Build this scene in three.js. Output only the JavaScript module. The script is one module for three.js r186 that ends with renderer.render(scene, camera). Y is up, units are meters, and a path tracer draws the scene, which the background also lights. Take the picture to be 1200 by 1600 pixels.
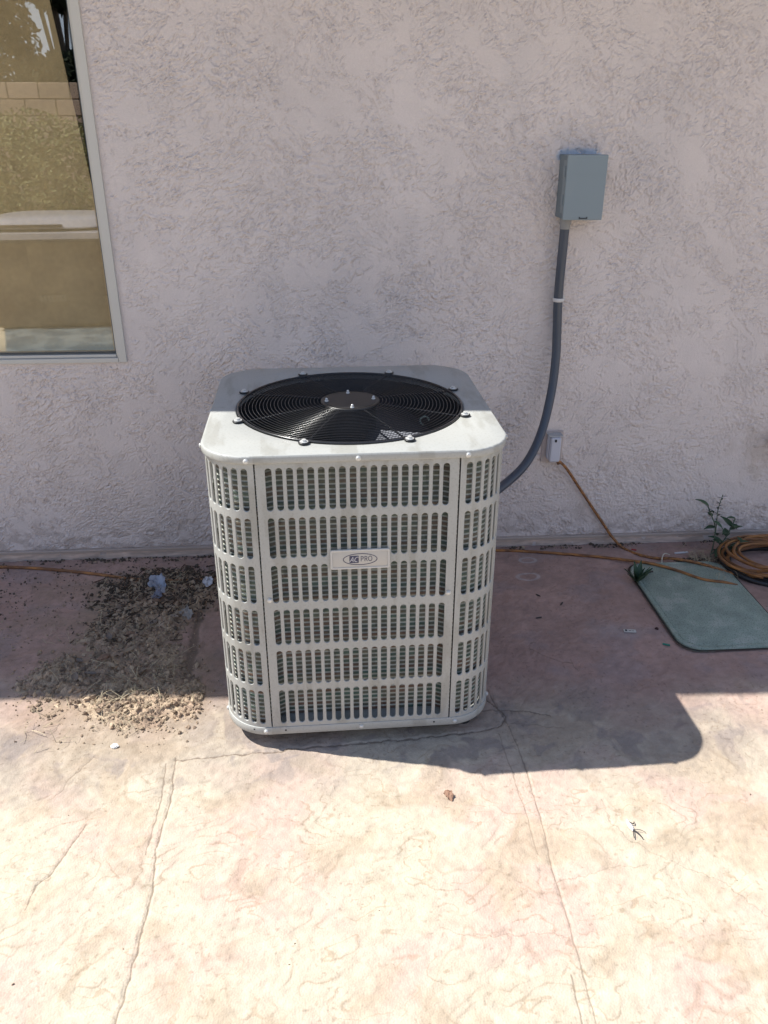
import * as THREE from 'three';
import { mergeGeometries, toCreasedNormals } from 'three/addons/utils/BufferGeometryUtils.js';
import { RoundedBoxGeometry } from 'three/addons/geometries/RoundedBoxGeometry.js';
import { FontLoader } from 'three/addons/loaders/FontLoader.js';
import { TextGeometry } from 'three/addons/geometries/TextGeometry.js';

// ------------------------------------------------------------------ camera, sky, sun, exposure
const scene = new THREE.Scene();
const R = THREE.MathUtils.degToRad;
const camera = new THREE.PerspectiveCamera(64.0, 0.75, 0.05, 300);
camera.position.set(0, 1.5472, 2.8765);
camera.rotation.set(R(-25.51), R(-3.93), R(0.155), 'YXZ');
const renderer = new THREE.WebGLRenderer({ antialias: true });
renderer.toneMapping = THREE.LinearToneMapping;
renderer.toneMappingExposure = 2.15;
renderer.shadowMap.enabled = true;
const SUN = new THREE.Vector3(-0.684, 1, -0.164).normalize();
{
  const w = 256, h = 128, d = new Float32Array(w * h * 4), v = new THREE.Vector3();
  for (let j = 0; j < h; j++) for (let i = 0; i < w; i++) {
    const el = ((j + 0.5) / h - 0.5) * Math.PI, az = ((i + 0.5) / w - 0.5) * 2 * Math.PI;
    v.set(Math.cos(el) * Math.cos(az), Math.sin(el), Math.cos(el) * Math.sin(az));
    const t = Math.max(0, v.y), hz = Math.pow(1 - t, 2.6);
    const g = Math.pow(Math.max(0, v.dot(SUN)), 9) * 0.18;
    const k = (j * w + i) * 4;
    d[k] = 0.115 + 0.365 * hz + g; d[k + 1] = 0.175 + 0.365 * hz + g; d[k + 2] = 0.315 + 0.305 * hz + g * 0.95; d[k + 3] = 1;
  }
  const sky = new THREE.DataTexture(d, w, h, THREE.RGBAFormat, THREE.FloatType);
  sky.mapping = THREE.EquirectangularReflectionMapping; sky.magFilter = THREE.LinearFilter; sky.needsUpdate = true;
  scene.background = sky; scene.environment = sky;
}
const sun = new THREE.DirectionalLight(new THREE.Color(1, 0.975, 0.915), 3.6);
sun.position.copy(SUN).multiplyScalar(20); sun.castShadow = true; sun.shadow.radius = 1;
Object.assign(sun.shadow.camera, { left: -12, right: 12, top: 12, bottom: -12, near: 1, far: 50 }); sun.shadow.mapSize.set(4096, 4096);
scene.add(sun, sun.target);

// ------------------------------------------------------------------ helpers
let seed = 7;
const rnd = () => { seed = (seed * 1664525 + 1013904223) >>> 0; return seed / 4294967296; };
const rr = (a, b) => a + (b - a) * rnd();
const sm = (a, b, x) => { const t = Math.min(1, Math.max(0, (x - a) / (b - a))); return t * t * (3 - 2 * t); };
const mix = (a, b, t) => a + (b - a) * t;
const PERM = new Uint8Array(512);
{ const p = [...Array(256).keys()]; for (let i = 255; i > 0; i--) { const j = Math.floor(rnd() * (i + 1)); [p[i], p[j]] = [p[j], p[i]]; } for (let i = 0; i < 512; i++) PERM[i] = p[i & 255]; }
const GX = new Float32Array(256), GY = new Float32Array(256);
for (let i = 0; i < 256; i++) { GX[i] = Math.cos(i * 2.39996) * 1.42; GY[i] = Math.sin(i * 2.39996) * 1.42; }
function noise(x, y) {
  const xf = Math.floor(x), yf = Math.floor(y), X = xf & 255, Y = yf & 255; x -= xf; y -= yf;
  const u = x * x * x * (x * (x * 6 - 15) + 10), v = y * y * y * (y * (y * 6 - 15) + 10);
  const a = PERM[PERM[X] + Y], b = PERM[PERM[X + 1] + Y], c = PERM[PERM[X] + Y + 1], d = PERM[PERM[X + 1] + Y + 1];
  const n0 = GX[a] * x + GY[a] * y, n1 = GX[b] * (x - 1) + GY[b] * y, n2 = GX[c] * x + GY[c] * (y - 1), n3 = GX[d] * (x - 1) + GY[d] * (y - 1);
  return mix(mix(n0, n1, u), mix(n2, n3, u), v);
}
function fbm(x, y, o = 4) { let s = 0, a = 0.5; for (let i = 0; i < o; i++) { s += a * noise(x, y); x = x * 2.03 + 17.3; y = y * 2.03 + 9.1; a *= 0.5; } return s; }
const hash = (i, j, k = 0) => { let n = (i * 374761393 + j * 668265263 + k * 974634777) | 0; n = Math.imul(n ^ (n >>> 13), 1274126177); return ((n ^ (n >>> 16)) >>> 0) / 4294967296; };
const toS = v => { v = Math.min(1, Math.max(0, v)); return Math.round(255 * (v <= 0.0031308 ? v * 12.92 : 1.055 * Math.pow(v, 1 / 2.4) - 0.055)); };
function dataTex(w, h, fn, srgb) {                                  // fn(i, j, out) fills linear rgb (or a grey value)
  const d = new Uint8Array(w * h * 4), o = [0, 0, 0];
  for (let j = 0; j < h; j++) for (let i = 0; i < w; i++) {
    fn(i, j, o); const k = (j * w + i) * 4;
    for (let c = 0; c < 3; c++) d[k + c] = srgb ? toS(o[c]) : Math.max(0, Math.min(255, Math.round(o[c] * 255)));
    d[k + 3] = 255;
  }
  const t = new THREE.DataTexture(d, w, h); t.magFilter = THREE.LinearFilter; t.minFilter = THREE.LinearFilter;
  t.wrapS = t.wrapT = THREE.RepeatWrapping; if (srgb) t.colorSpace = THREE.SRGBColorSpace; t.needsUpdate = true; return t;
}
const lin = (r, g, b) => new THREE.Color().setRGB(r, g, b);
const std = (r, g, b, rough = 0.8, o = {}) => new THREE.MeshStandardMaterial({ color: lin(r, g, b), roughness: rough, ...o });
const names = {};
const numbered = n => { const k = names[n] = (names[n] ?? -1) + 1; return k ? `${n}_${String(k).padStart(3, '0')}` : n; };
function mesh(name, geo, mat, parent) {
  const m = new THREE.Mesh(Array.isArray(geo) ? mergeGeometries(geo.map(g => { const h = g.index ? g.toNonIndexed() : g; for (const a of Object.keys(h.attributes)) if (!['position', 'normal', 'uv'].includes(a)) h.deleteAttribute(a); return h; })) : geo, mat);
  m.name = parent ? name : numbered(name); m.castShadow = m.receiveShadow = true; (parent || scene).add(m); return m;
}
function tag(o, label, category, group) { o.userData.label = label; o.userData.category = category; if (group) o.userData.group = group; return o; }
function thing(name, label, category, pos = [0, 0, 0], turn = 0, group) { const g = new THREE.Group(); g.name = numbered(name); g.position.set(...pos); g.rotation.y = turn; scene.add(g); return tag(g, label, category, group); }
function part(name, parent) { const g = new THREE.Group(); g.name = name; parent.add(g); return g; }
const structure = m => { m.userData.kind = 'structure'; return m; };
const stuff = m => { m.userData.kind = 'stuff'; return m; };
const box = (x0, x1, y0, y1, z0, z1, r = 0) => { const g = r ? new RoundedBoxGeometry(x1 - x0, y1 - y0, z1 - z0, 2, r) : new THREE.BoxGeometry(x1 - x0, y1 - y0, z1 - z0); return g.translate((x0 + x1) / 2, (y0 + y1) / 2, (z0 + z1) / 2); };
const V = (x, y, z) => new THREE.Vector3(x, y, z);
const tube = (pts, r, seg = 60, rs = 8, closed = false) => new THREE.TubeGeometry(new THREE.CatmullRomCurve3(pts.map(p => V(...p)), closed, 'centripetal'), seg, r, rs, closed);
function grid(nx, ny, fn, uvfn, keep) {                              // indexed sheet with smooth normals; fn(i, j) gives a point
  const pos = new Float32Array((nx + 1) * (ny + 1) * 3), uv = new Float32Array((nx + 1) * (ny + 1) * 2), idx = [];
  for (let j = 0; j <= ny; j++) for (let i = 0; i <= nx; i++) { const k = j * (nx + 1) + i, p = fn(i, j), q = uvfn(p, i, j); pos[k * 3] = p[0]; pos[k * 3 + 1] = p[1]; pos[k * 3 + 2] = p[2]; uv[k * 2] = q[0]; uv[k * 2 + 1] = q[1]; }
  for (let j = 0; j < ny; j++) for (let i = 0; i < nx; i++) { if (keep && !keep(i, j)) continue; const a = j * (nx + 1) + i, b = a + 1, c = a + nx + 1, d = c + 1; idx.push(a, b, d, a, d, c); }
  const g = new THREE.BufferGeometry(); g.setAttribute('position', new THREE.BufferAttribute(pos, 3)); g.setAttribute('uv', new THREE.BufferAttribute(uv, 2)); g.setIndex(idx); g.computeVertexNormals(); return g;
}
const rrect = (x0, x1, y0, y1, r) => { const s = new THREE.Shape(); s.moveTo(x0 + r, y0); s.lineTo(x1 - r, y0); s.absarc(x1 - r, y0 + r, r, -Math.PI / 2, 0); s.lineTo(x1, y1 - r); s.absarc(x1 - r, y1 - r, r, 0, Math.PI / 2); s.lineTo(x0 + r, y1); s.absarc(x0 + r, y1 - r, r, Math.PI / 2, Math.PI); s.lineTo(x0, y0 + r); s.absarc(x0 + r, y0 + r, r, Math.PI, 1.5 * Math.PI); return s; };

// ------------------------------------------------------------------ the patio: stamped concrete, worn stain, cracks
const PX0 = -1.65, PX1 = 2.15, PZ0 = 0, PZ1 = 2.3;
function seg2(px, pz, ax, az, bx, bz) { const dx = bx - ax, dz = bz - az, t = Math.max(0, Math.min(1, ((px - ax) * dx + (pz - az) * dz) / (dx * dx + dz * dz))); const ex = px - ax - t * dx, ez = pz - az - t * dz; return Math.sqrt(ex * ex + ez * ez); }
const CRACKS = [ // points, half width, depth, wander
  [[[-0.442, 1.14], [-0.428, 1.3], [-0.437, 1.45], [-0.424, 1.573], [-0.43, 1.72], [-0.438, 1.857], [-0.43, 2.1], [-0.44, 2.3]], 0.0017, 0.004, 0.006],
  [[[-0.462, 1.16], [-0.452, 1.3], [-0.459, 1.46]], 0.0015, 0.002, 0.006],
  [[[-0.442, 1.149], [-0.3, 1.138], [-0.092, 1.124], [0.1, 1.112], [0.27, 1.098], [0.40, 1.085], [0.455, 1.068], [0.475, 1.03], [0.462, 0.985], [0.43, 0.93]], 0.0022, 0.004, 0.012],
  [[[0.45, 0.90], [0.462, 0.99], [0.478, 1.06], [0.487, 1.15], [0.492, 1.25], [0.488, 1.353], [0.487, 1.45], [0.480, 1.55], [0.478, 1.716], [0.474, 1.921], [0.48, 2.3]], 0.0014, 0.003, 0.004],
  [[[0.446, 1.1], [0.452, 1.25], [0.456, 1.4], [0.455, 1.52]], 0.0012, 0.0016, 0.004],
  [[[0.452, 1.82], [0.447, 1.92], [0.44, 2.3]], 0.0014, 0.002, 0.004],
  [[[0.40, 0.995], [0.47, 1.0], [0.55, 1.01], [0.61, 1.035]], 0.0020, 0.003, 0.008],
  [[[0.49, 1.055], [0.56, 1.07], [0.63, 1.09]], 0.0012, 0.002, 0.008],
  [[[-0.66, 1.12], [-0.70, 1.2], [-0.72, 1.26]], 0.0012, 0.002, 0.012],
  [[[-0.62, 1.36], [-0.645, 1.44], [-0.66, 1.5], [-0.685, 1.53], [-0.69, 1.6]], 0.0016, 0.003, 0.008],
  [[[0.47, 1.60], [0.54, 1.585], [0.62, 1.57], [0.70, 1.565]], 0.0009, 0.002, 0.014],
  [[[0.20, 1.70], [0.30, 1.725], [0.40, 1.72], [0.47, 1.735]], 0.0009, 0.002, 0.016],
  [[[0.66, 1.36], [0.655, 1.44], [0.69, 1.5], [0.76, 1.56], [0.86, 1.62], [0.95, 1.8]], 0.0009, 0.002, 0.016],
  [[[0.62, 0.70], [0.68, 0.76], [0.74, 0.79], [0.75, 0.83]], 0.0013, 0.002, 0.012],
  [[[-0.475, 0.40], [-0.468, 0.6], [-0.46, 0.80]], 0.016, 0.005, 0.012],
].map(c => { const xs = c[0].map(p => p[0]), zs = c[0].map(p => p[1]); return { p: c[0], w: c[1], d: c[2], n: c[3], b: [Math.min(...xs) - 0.05, Math.max(...xs) + 0.05, Math.min(...zs) - 0.05, Math.max(...zs) + 0.05] }; });
function crack(x, z) {                                               // [depth, darkness]
  let dep = 0, dark = 0;
  for (const c of CRACKS) {
    if (x < c.b[0] || x > c.b[1] || z < c.b[2] || z > c.b[3]) continue;
    const wx = x + c.n * fbm(x * 26 + 3, z * 26, 4), wz = z + c.n * fbm(x * 26 + 40, z * 26 + 8, 4);
    let d = 1; for (let i = 0; i + 1 < c.p.length; i++) d = Math.min(d, seg2(wx, wz, ...c.p[i], ...c.p[i + 1]));
    const w = c.w * (0.75 + 1.1 * Math.abs(noise(x * 25, z * 25 + 5)));
    dep = Math.max(dep, c.d * sm(w * 1.5 + 0.0012, w * 0.3, d)); dark = Math.max(dark, sm(w * 1.25 + 0.0006, w * 0.5, d) * Math.min(1, c.w * 560));
  }
  return [dep, dark];
}
function slate(x, z) {                                               // relief of the stamp, metres
  const wx = x + 0.06 * fbm(x * 4, z * 4, 3), wz = z + 0.06 * fbm(x * 4 + 31, z * 4 + 7, 3);
  const a = fbm(wx * 3.2 + wz * 1.1, wz * 4.5, 4), st = a * 7 + 0.16 * fbm(x * 60, z * 60, 3), f = Math.floor(st), q = st - f;
  const step = (f + sm(0.0, 0.10, q)) / 7;
  return 0.008 * step + 0.0030 * fbm(x * 20, z * 26, 4) + 0.0014 * fbm(x * 80, z * 80, 2);
}
const groundY = (x, z) => slate(x, z) - crack(x, z)[0];
const pileW = (x, z) => {                                            // where the soil lies, 0..1
  const c = Math.min(seg2(x, z, -0.70, 0.22, -0.52, 0.27) / 0.16, seg2(x, z, -0.70, 0.38, -0.66, 0.62) / 0.19, seg2(x, z, -0.78, 0.76, -0.55, 0.88) / 0.17);
  return sm(1.25, 0.2, c + 0.85 * fbm(x * 6, z * 6, 4) + 0.35 * fbm(x * 24, z * 24, 3));
};
function groundRGB(x, z, o) {
  const lo = fbm(x * 1.7 + 2, z * 1.7, 3), md = fbm(x * 6 + 11, z * 6, 4), fi = fbm(x * 40, z * 40, 3), gr = noise(x * 240, z * 240);
  const red = sm(1.06, 0.76, z - 0.05 * x + 0.30 * lo + 0.16 * md);
  const brnShade = sm(0.72, 0.92, z + 0.14 * md + 0.1 * lo) * sm(1.36, 1.06, z + 0.2 * lo + 0.22 * md);  // grey-brown concrete band, also widened and darkened as the condenser's cast shadow
  const wx = x + 0.10 * fbm(x * 5 + 3, z * 5, 3), wz = z + 0.10 * fbm(x * 5, z * 5 + 9, 3);
  const pk = sm(-0.12, 0.30, fbm(wx * 3.3 + 20, wz * 3.3, 4));
  const ed = 1 - Math.abs(fbm(wx * 4 + 5, wz * 4 + 5, 4)) * 5;       // veins where the worn layers end
  const st = sm(0.02, 0.30, fbm(wx * 4.4 + 70, wz * 5 + 3, 5) + 0.10 * sm(0.3, 0.9, x) - 0.02);
  let r = mix(0.49, 0.495, pk), g = mix(0.418, 0.37, pk), b = mix(0.322, 0.302, pk);
  const sx = x + 0.06 * fbm(x * 4, z * 4, 3), sz = z + 0.06 * fbm(x * 4 + 31, z * 4 + 7, 3), qa = fbm(sx * 3.2 + sz * 1.1, sz * 4.5, 4) * 7 + 0.16 * fbm(x * 60, z * 60, 3), qf = qa - Math.floor(qa);   // stain left along the stamped edges
  const lip = sm(0.16, 0.05, qf) * sm(-0.02, 0.03, qf + 0.02) * sm(-0.15, 0.2, fbm(x * 9 + 3, z * 9, 3)); r *= 1 - 0.20 * lip; g *= 1 - 0.25 * lip; b *= 1 - 0.30 * lip;
  const k = st * 0.78; r = mix(r, 0.41, k); g = mix(g, 0.325, k); b = mix(b, 0.235, k);
  const v = sm(0.72, 1, ed) * (0.2 + 0.5 * sm(-0.1, 0.2, md)); r *= 1 - 0.22 * v; g *= 1 - 0.26 * v; b *= 1 - 0.30 * v;
  const gb = brnShade * (0.45 + 0.5 * sm(-0.12, 0.16, md)) * sm(1.35, 0.95, x + 0.3 * lo); r = mix(r, 0.27, gb); g = mix(g, 0.22, gb); b = mix(b, 0.185, gb);
  const mo = sm(0.10, 0.24, fbm(wx * 9 + 50, wz * 9, 4)) * sm(0.9, 1.0, z) * sm(1.34, 1.14, z); r = mix(r, 0.24, mo * 0.7); g = mix(g, 0.20, mo * 0.7); b = mix(b, 0.18, mo * 0.7);
  const m2 = 1 + 0.35 * md + 0.25 * lo, rw = red * 0.93;
  r = mix(r, 0.36 * m2, rw); g = mix(g, 0.235 * m2, rw); b = mix(b, 0.20 * m2, rw);
  const lil = red * sm(0.05, 0.25, fbm(x * 5 + 90, z * 5, 4)) * 0.5; r = mix(r, 0.30, lil); g = mix(g, 0.235, lil); b = mix(b, 0.225, lil);
  const p = pileW(x, z), du = Math.min(1, p * 0.6 + sm(1.0, 0.1, seg2(x, z, -0.75, 0.3, -0.62, 0.9) / 0.42 + 0.7 * md + 0.3 * fi) * 0.55);
  r = mix(r, 0.30, du); g = mix(g, 0.225, du); b = mix(b, 0.155, du);
  for (const [cx, cz, ra, rb] of [[0.752, 0.118, 0.028, 0.018], [0.724, 0.24, 0.036, 0.022]]) {   // whitish mineral rings
    const e = Math.hypot((x - cx) / ra, (z - cz) / rb) + 0.4 * md, q = sm(0.35, 0.1, Math.abs(e - 1)); r = mix(r, 0.45, q * 0.6); g = mix(g, 0.40, q * 0.6); b = mix(b, 0.38, q * 0.6);
  }
  const e3 = sm(0.14, 0.03, Math.hypot(x - 0.95, (z - 0.62) * 1.6) + 0.12 * md) * 0.4; r = mix(r, 0.38, e3); g = mix(g, 0.33, e3); b = mix(b, 0.32, e3);
  const sp = sm(0.46, 0.56, noise(x * 95 + 3, z * 95)) * sm(0.15, 0.4, noise(x * 9, z * 9 + 4) + 0.25); r *= 1 - 0.2 * sp; g *= 1 - 0.22 * sp; b *= 1 - 0.24 * sp;
  const f = 1 + 0.22 * fi + 0.16 * fbm(x * 14 + 7, z * 17, 3) + 0.08 * gr; r *= f; g *= f; b *= f;
  const c = crack(x, z)[1]; o[0] = mix(r, 0.15, c * 0.8); o[1] = mix(g, 0.11, c * 0.8); o[2] = mix(b, 0.08, c * 0.8);
}
const PW = PX1 - PX0, PD = PZ1 - PZ0, GT = [2048, 1240];
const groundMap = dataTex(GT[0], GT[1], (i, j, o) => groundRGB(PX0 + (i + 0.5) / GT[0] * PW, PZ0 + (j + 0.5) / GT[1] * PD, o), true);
const groundBump = dataTex(1024, 1024, (i, j, o) => { const x = i / 1024, y = j / 1024; o[0] = o[1] = o[2] = 0.5 + 0.4 * fbm(x * 64, y * 64, 3) + 0.25 * noise(x * 256, y * 256); });
groundMap.wrapS = groundMap.wrapT = THREE.ClampToEdgeWrapping;
groundBump.repeat.set(3.8, 2.3);
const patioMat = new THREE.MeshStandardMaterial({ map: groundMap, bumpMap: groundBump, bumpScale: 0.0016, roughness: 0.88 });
{
  const nx = 760, nz = 460;
  const g = grid(nx, nz, (i, j) => { const x = PX0 + PW * i / nx, z = PZ1 - PD * j / nz; return [x, groundY(x, z), z]; }, p => [(p[0] - PX0) / PW, (p[2] - PZ0) / PD]);
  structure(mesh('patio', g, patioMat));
}
const yardTex = dataTex(1024, 1024, (i, j, o) => { const x = i / 1024, y = j / 1024, n = fbm(x * 8, y * 8, 5), q = noise(x * 256, y * 256) * 0.25; o[0] = 0.47 * (1 + n + q); o[1] = 0.385 * (1 + n + q); o[2] = 0.27 * (1 + n + q); }, true);
const slabTex = dataTex(512, 512, (i, j, o) => { const x = i / 512, y = j / 512, n = fbm(x * 8, y * 8, 5), q = noise(x * 128, y * 128) * 0.2; o[0] = 0.53 * (1 + 0.7 * n + q); o[1] = 0.46 * (1 + 0.7 * n + q); o[2] = 0.365 * (1 + 0.7 * n + q); }, true);
{
  const slab = new THREE.MeshStandardMaterial({ map: slabTex, roughness: 0.9 });
  const piece = (x0, x1, z0, z1) => { const g = new THREE.PlaneGeometry(x1 - x0, z1 - z0).rotateX(-Math.PI / 2).translate((x0 + x1) / 2, -0.002, (z0 + z1) / 2); const u = g.attributes.uv, p = g.attributes.position; for (let i = 0; i < u.count; i++) u.setXY(i, p.getX(i) / 2, p.getZ(i) / 2); return g; };
  structure(mesh('outer_patio', [piece(-3.4, PX0, 0, 3.1), piece(PX1, 5, 0, 3.1), piece(PX0, PX1, PZ1, 3.1)], slab));
  const yt = yardTex.clone(); yt.repeat.set(30, 30); yt.needsUpdate = true;
  const g = new THREE.PlaneGeometry(120, 120).rotateX(-Math.PI / 2).translate(0, -0.025, 0);
  structure(mesh('ground', g, new THREE.MeshStandardMaterial({ map: yt, roughness: 0.95 })));
}

// ------------------------------------------------------------------ the house: stucco wall, window, eave
const WX0 = -1.6, WX1 = 2.08, WY0 = 0.044, WY1 = 2.1, OPX = -0.712, OPY = 0.790;
function stroke(x, y, layer) {                                       // nearest trowel patch: [angle, id, edge]
  const S = layer ? 0.23 : 0.31, gx = x / S + layer * 7.7, gy = y / S + layer * 3.1, ix = Math.floor(gx), iy = Math.floor(gy);
  let b = 9, b2 = 9, bi = 0, ba = 0;
  for (let j = -1; j <= 1; j++) for (let i = -1; i <= 1; i++) {
    const cx = ix + i, cy = iy + j, h = hash(cx, cy, layer), an = h < 0.55 ? -0.85 + 0.5 * (hash(cx, cy, layer + 5) - 0.5) : 0.28 + 0.5 * (hash(cx, cy, layer + 5) - 0.5);
    const dx = cx + 0.15 + 0.7 * hash(cx, cy, layer + 11) - gx, dy = cy + 0.15 + 0.7 * hash(cx, cy, layer + 13) - gy, c = Math.cos(an), s = Math.sin(an);
    const d = Math.hypot((dx * c + dy * s) * 0.72, (-dx * s + dy * c) * 1.25);
    if (d < b) { b2 = b; b = d; bi = h; ba = an; } else if (d < b2) b2 = d;
  }
  return [ba, bi, b2 - b];
}
function stuccoH(x, y) {
  const jx = 0.010 * fbm(x * 38, y * 38, 3), jy = 0.010 * fbm(x * 38 + 9, y * 38, 3);                  // ragged edges
  const wx = x + 0.06 * fbm(x * 5, y * 5, 2) + jx, wy = y + 0.06 * fbm(x * 5 + 50, y * 5, 2) + jy;
  let h = 0.0012 * fbm(x * 5, y * 5, 2);
  const dens = fbm(x * 2.6 + 8, y * 2.6, 3);                          // where the coat is rough and where it was smoothed
  for (let l = 0; l < 2; l++) {                                       // overlapping trowel strokes: a slow rise that breaks off in a ragged lip
    const [an, id, ed] = stroke(wx, wy, l), c = Math.cos(an), s = Math.sin(an), u = wx * c + wy * s + id * 37, v = -wx * s + wy * c + id * 91;
    const n = fbm(u * (l ? 5.5 : 3.6), v * (l ? 26 : 17), 4) * (l ? 5.2 : 4.6) + 0.22 * noise(wx * 120, wy * 130) + id * 5, f = Math.floor(n), q = n - f;
    const on = sm(-0.12, 0.10, noise(u * 5 + 3, v * 9) + 0.8 * dens + 0.12);
    h += on * (0.0022 * (q - 0.5) * sm(0, 0.10, q) - 0.0027 * Math.exp(-q * q / 0.005));
    h += 0.0009 * sm(0.0, 0.05, ed) * (id - 0.5);
  }
  const lump = fbm(wx * 32 + 4, wy * 44, 3) + 0.20 * noise(wx * 120, wy * 135), lt = 0.25 - 0.95 * fbm(x * 4.5 + 30, y * 4.5 + 3, 3) - 0.3 * dens, q = lump - lt;
  h += 0.0017 * sm(-0.04, 0.04, q) - 0.0020 * Math.exp(-(q + 0.05) * (q + 0.05) / 0.0022);
  return h;
}
const nearWin = (x, y) => Math.min(x < OPX ? Math.abs(y - OPY) : 9, y > OPY ? Math.abs(x - OPX) : 9, Math.hypot(x - OPX, y - OPY));
const overspray = (x, y) => { const dx = Math.max(0, 0.775 - x, x - 0.896), dy = y - 1.452; return dy < -0.02 ? 0 : sm(0.026, 0.004, Math.max(0, dy) + dx * 1.3 + 0.016 * fbm(x * 60, y * 60, 3)); };
const stuccoMap = dataTex(1536, 860, (i, j, o) => {
  const x = WX0 + (WX1 - WX0) * (i + 0.5) / 1536, y = WY0 + (WY1 - WY0) * (j + 0.5) / 860;
  const f = 1 + 0.10 * fbm(x * 2.2, y * 2.2, 3) + 0.06 * fbm(x * 14, y * 14, 3) + 0.05 * noise(x * 190, y * 190);
  o[0] = 0.69 * f; o[1] = 0.615 * f; o[2] = 0.58 * f;
  const w = sm(0.05, 0.3, fbm(x * 4 + 66, y * 1.6, 4)) * 0.35; o[0] = mix(o[0], 0.60, w); o[1] = mix(o[1], 0.545, w); o[2] = mix(o[2], 0.525, w);
  const d = sm(0.2, 0.06, y + 0.12 * fbm(x * 9, y * 9, 4)) * sm(-0.1, 0.3, fbm(x * 20, y * 30, 4) + 0.08) * 0.5; o[0] = mix(o[0], 0.33, d); o[1] = mix(o[1], 0.26, d); o[2] = mix(o[2], 0.22, d);
  const rust = sm(0.5, 0.0, Math.hypot(x - 1.67, (y - 0.40) * 0.8) * 4 + 0.6 * fbm(x * 16, y * 16, 3)) * 0.35; o[0] = mix(o[0], 0.38, rust); o[1] = mix(o[1], 0.29, rust); o[2] = mix(o[2], 0.20, rust);
  const b = overspray(x, y) * 0.8; o[0] = mix(o[0], 0.36, b); o[1] = mix(o[1], 0.45, b); o[2] = mix(o[2], 0.56, b);
}, true);
stuccoMap.wrapS = stuccoMap.wrapT = THREE.ClampToEdgeWrapping;
const grainBump = dataTex(1024, 1024, (i, j, o) => { const x = i / 1024, y = j / 1024; o[0] = o[1] = o[2] = 0.5 + 0.35 * fbm(x * 64, y * 64, 3) + 0.3 * noise(x * 256, y * 256); });
grainBump.repeat.set(6, 3.4);
const stuccoMat = new THREE.MeshStandardMaterial({ map: stuccoMap, bumpMap: grainBump, bumpScale: 0.002, roughness: 0.93 });
const house = thing('house', 'single-storey house with rough pinkish-beige stucco wall, deep eave and a window', 'house');
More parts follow.
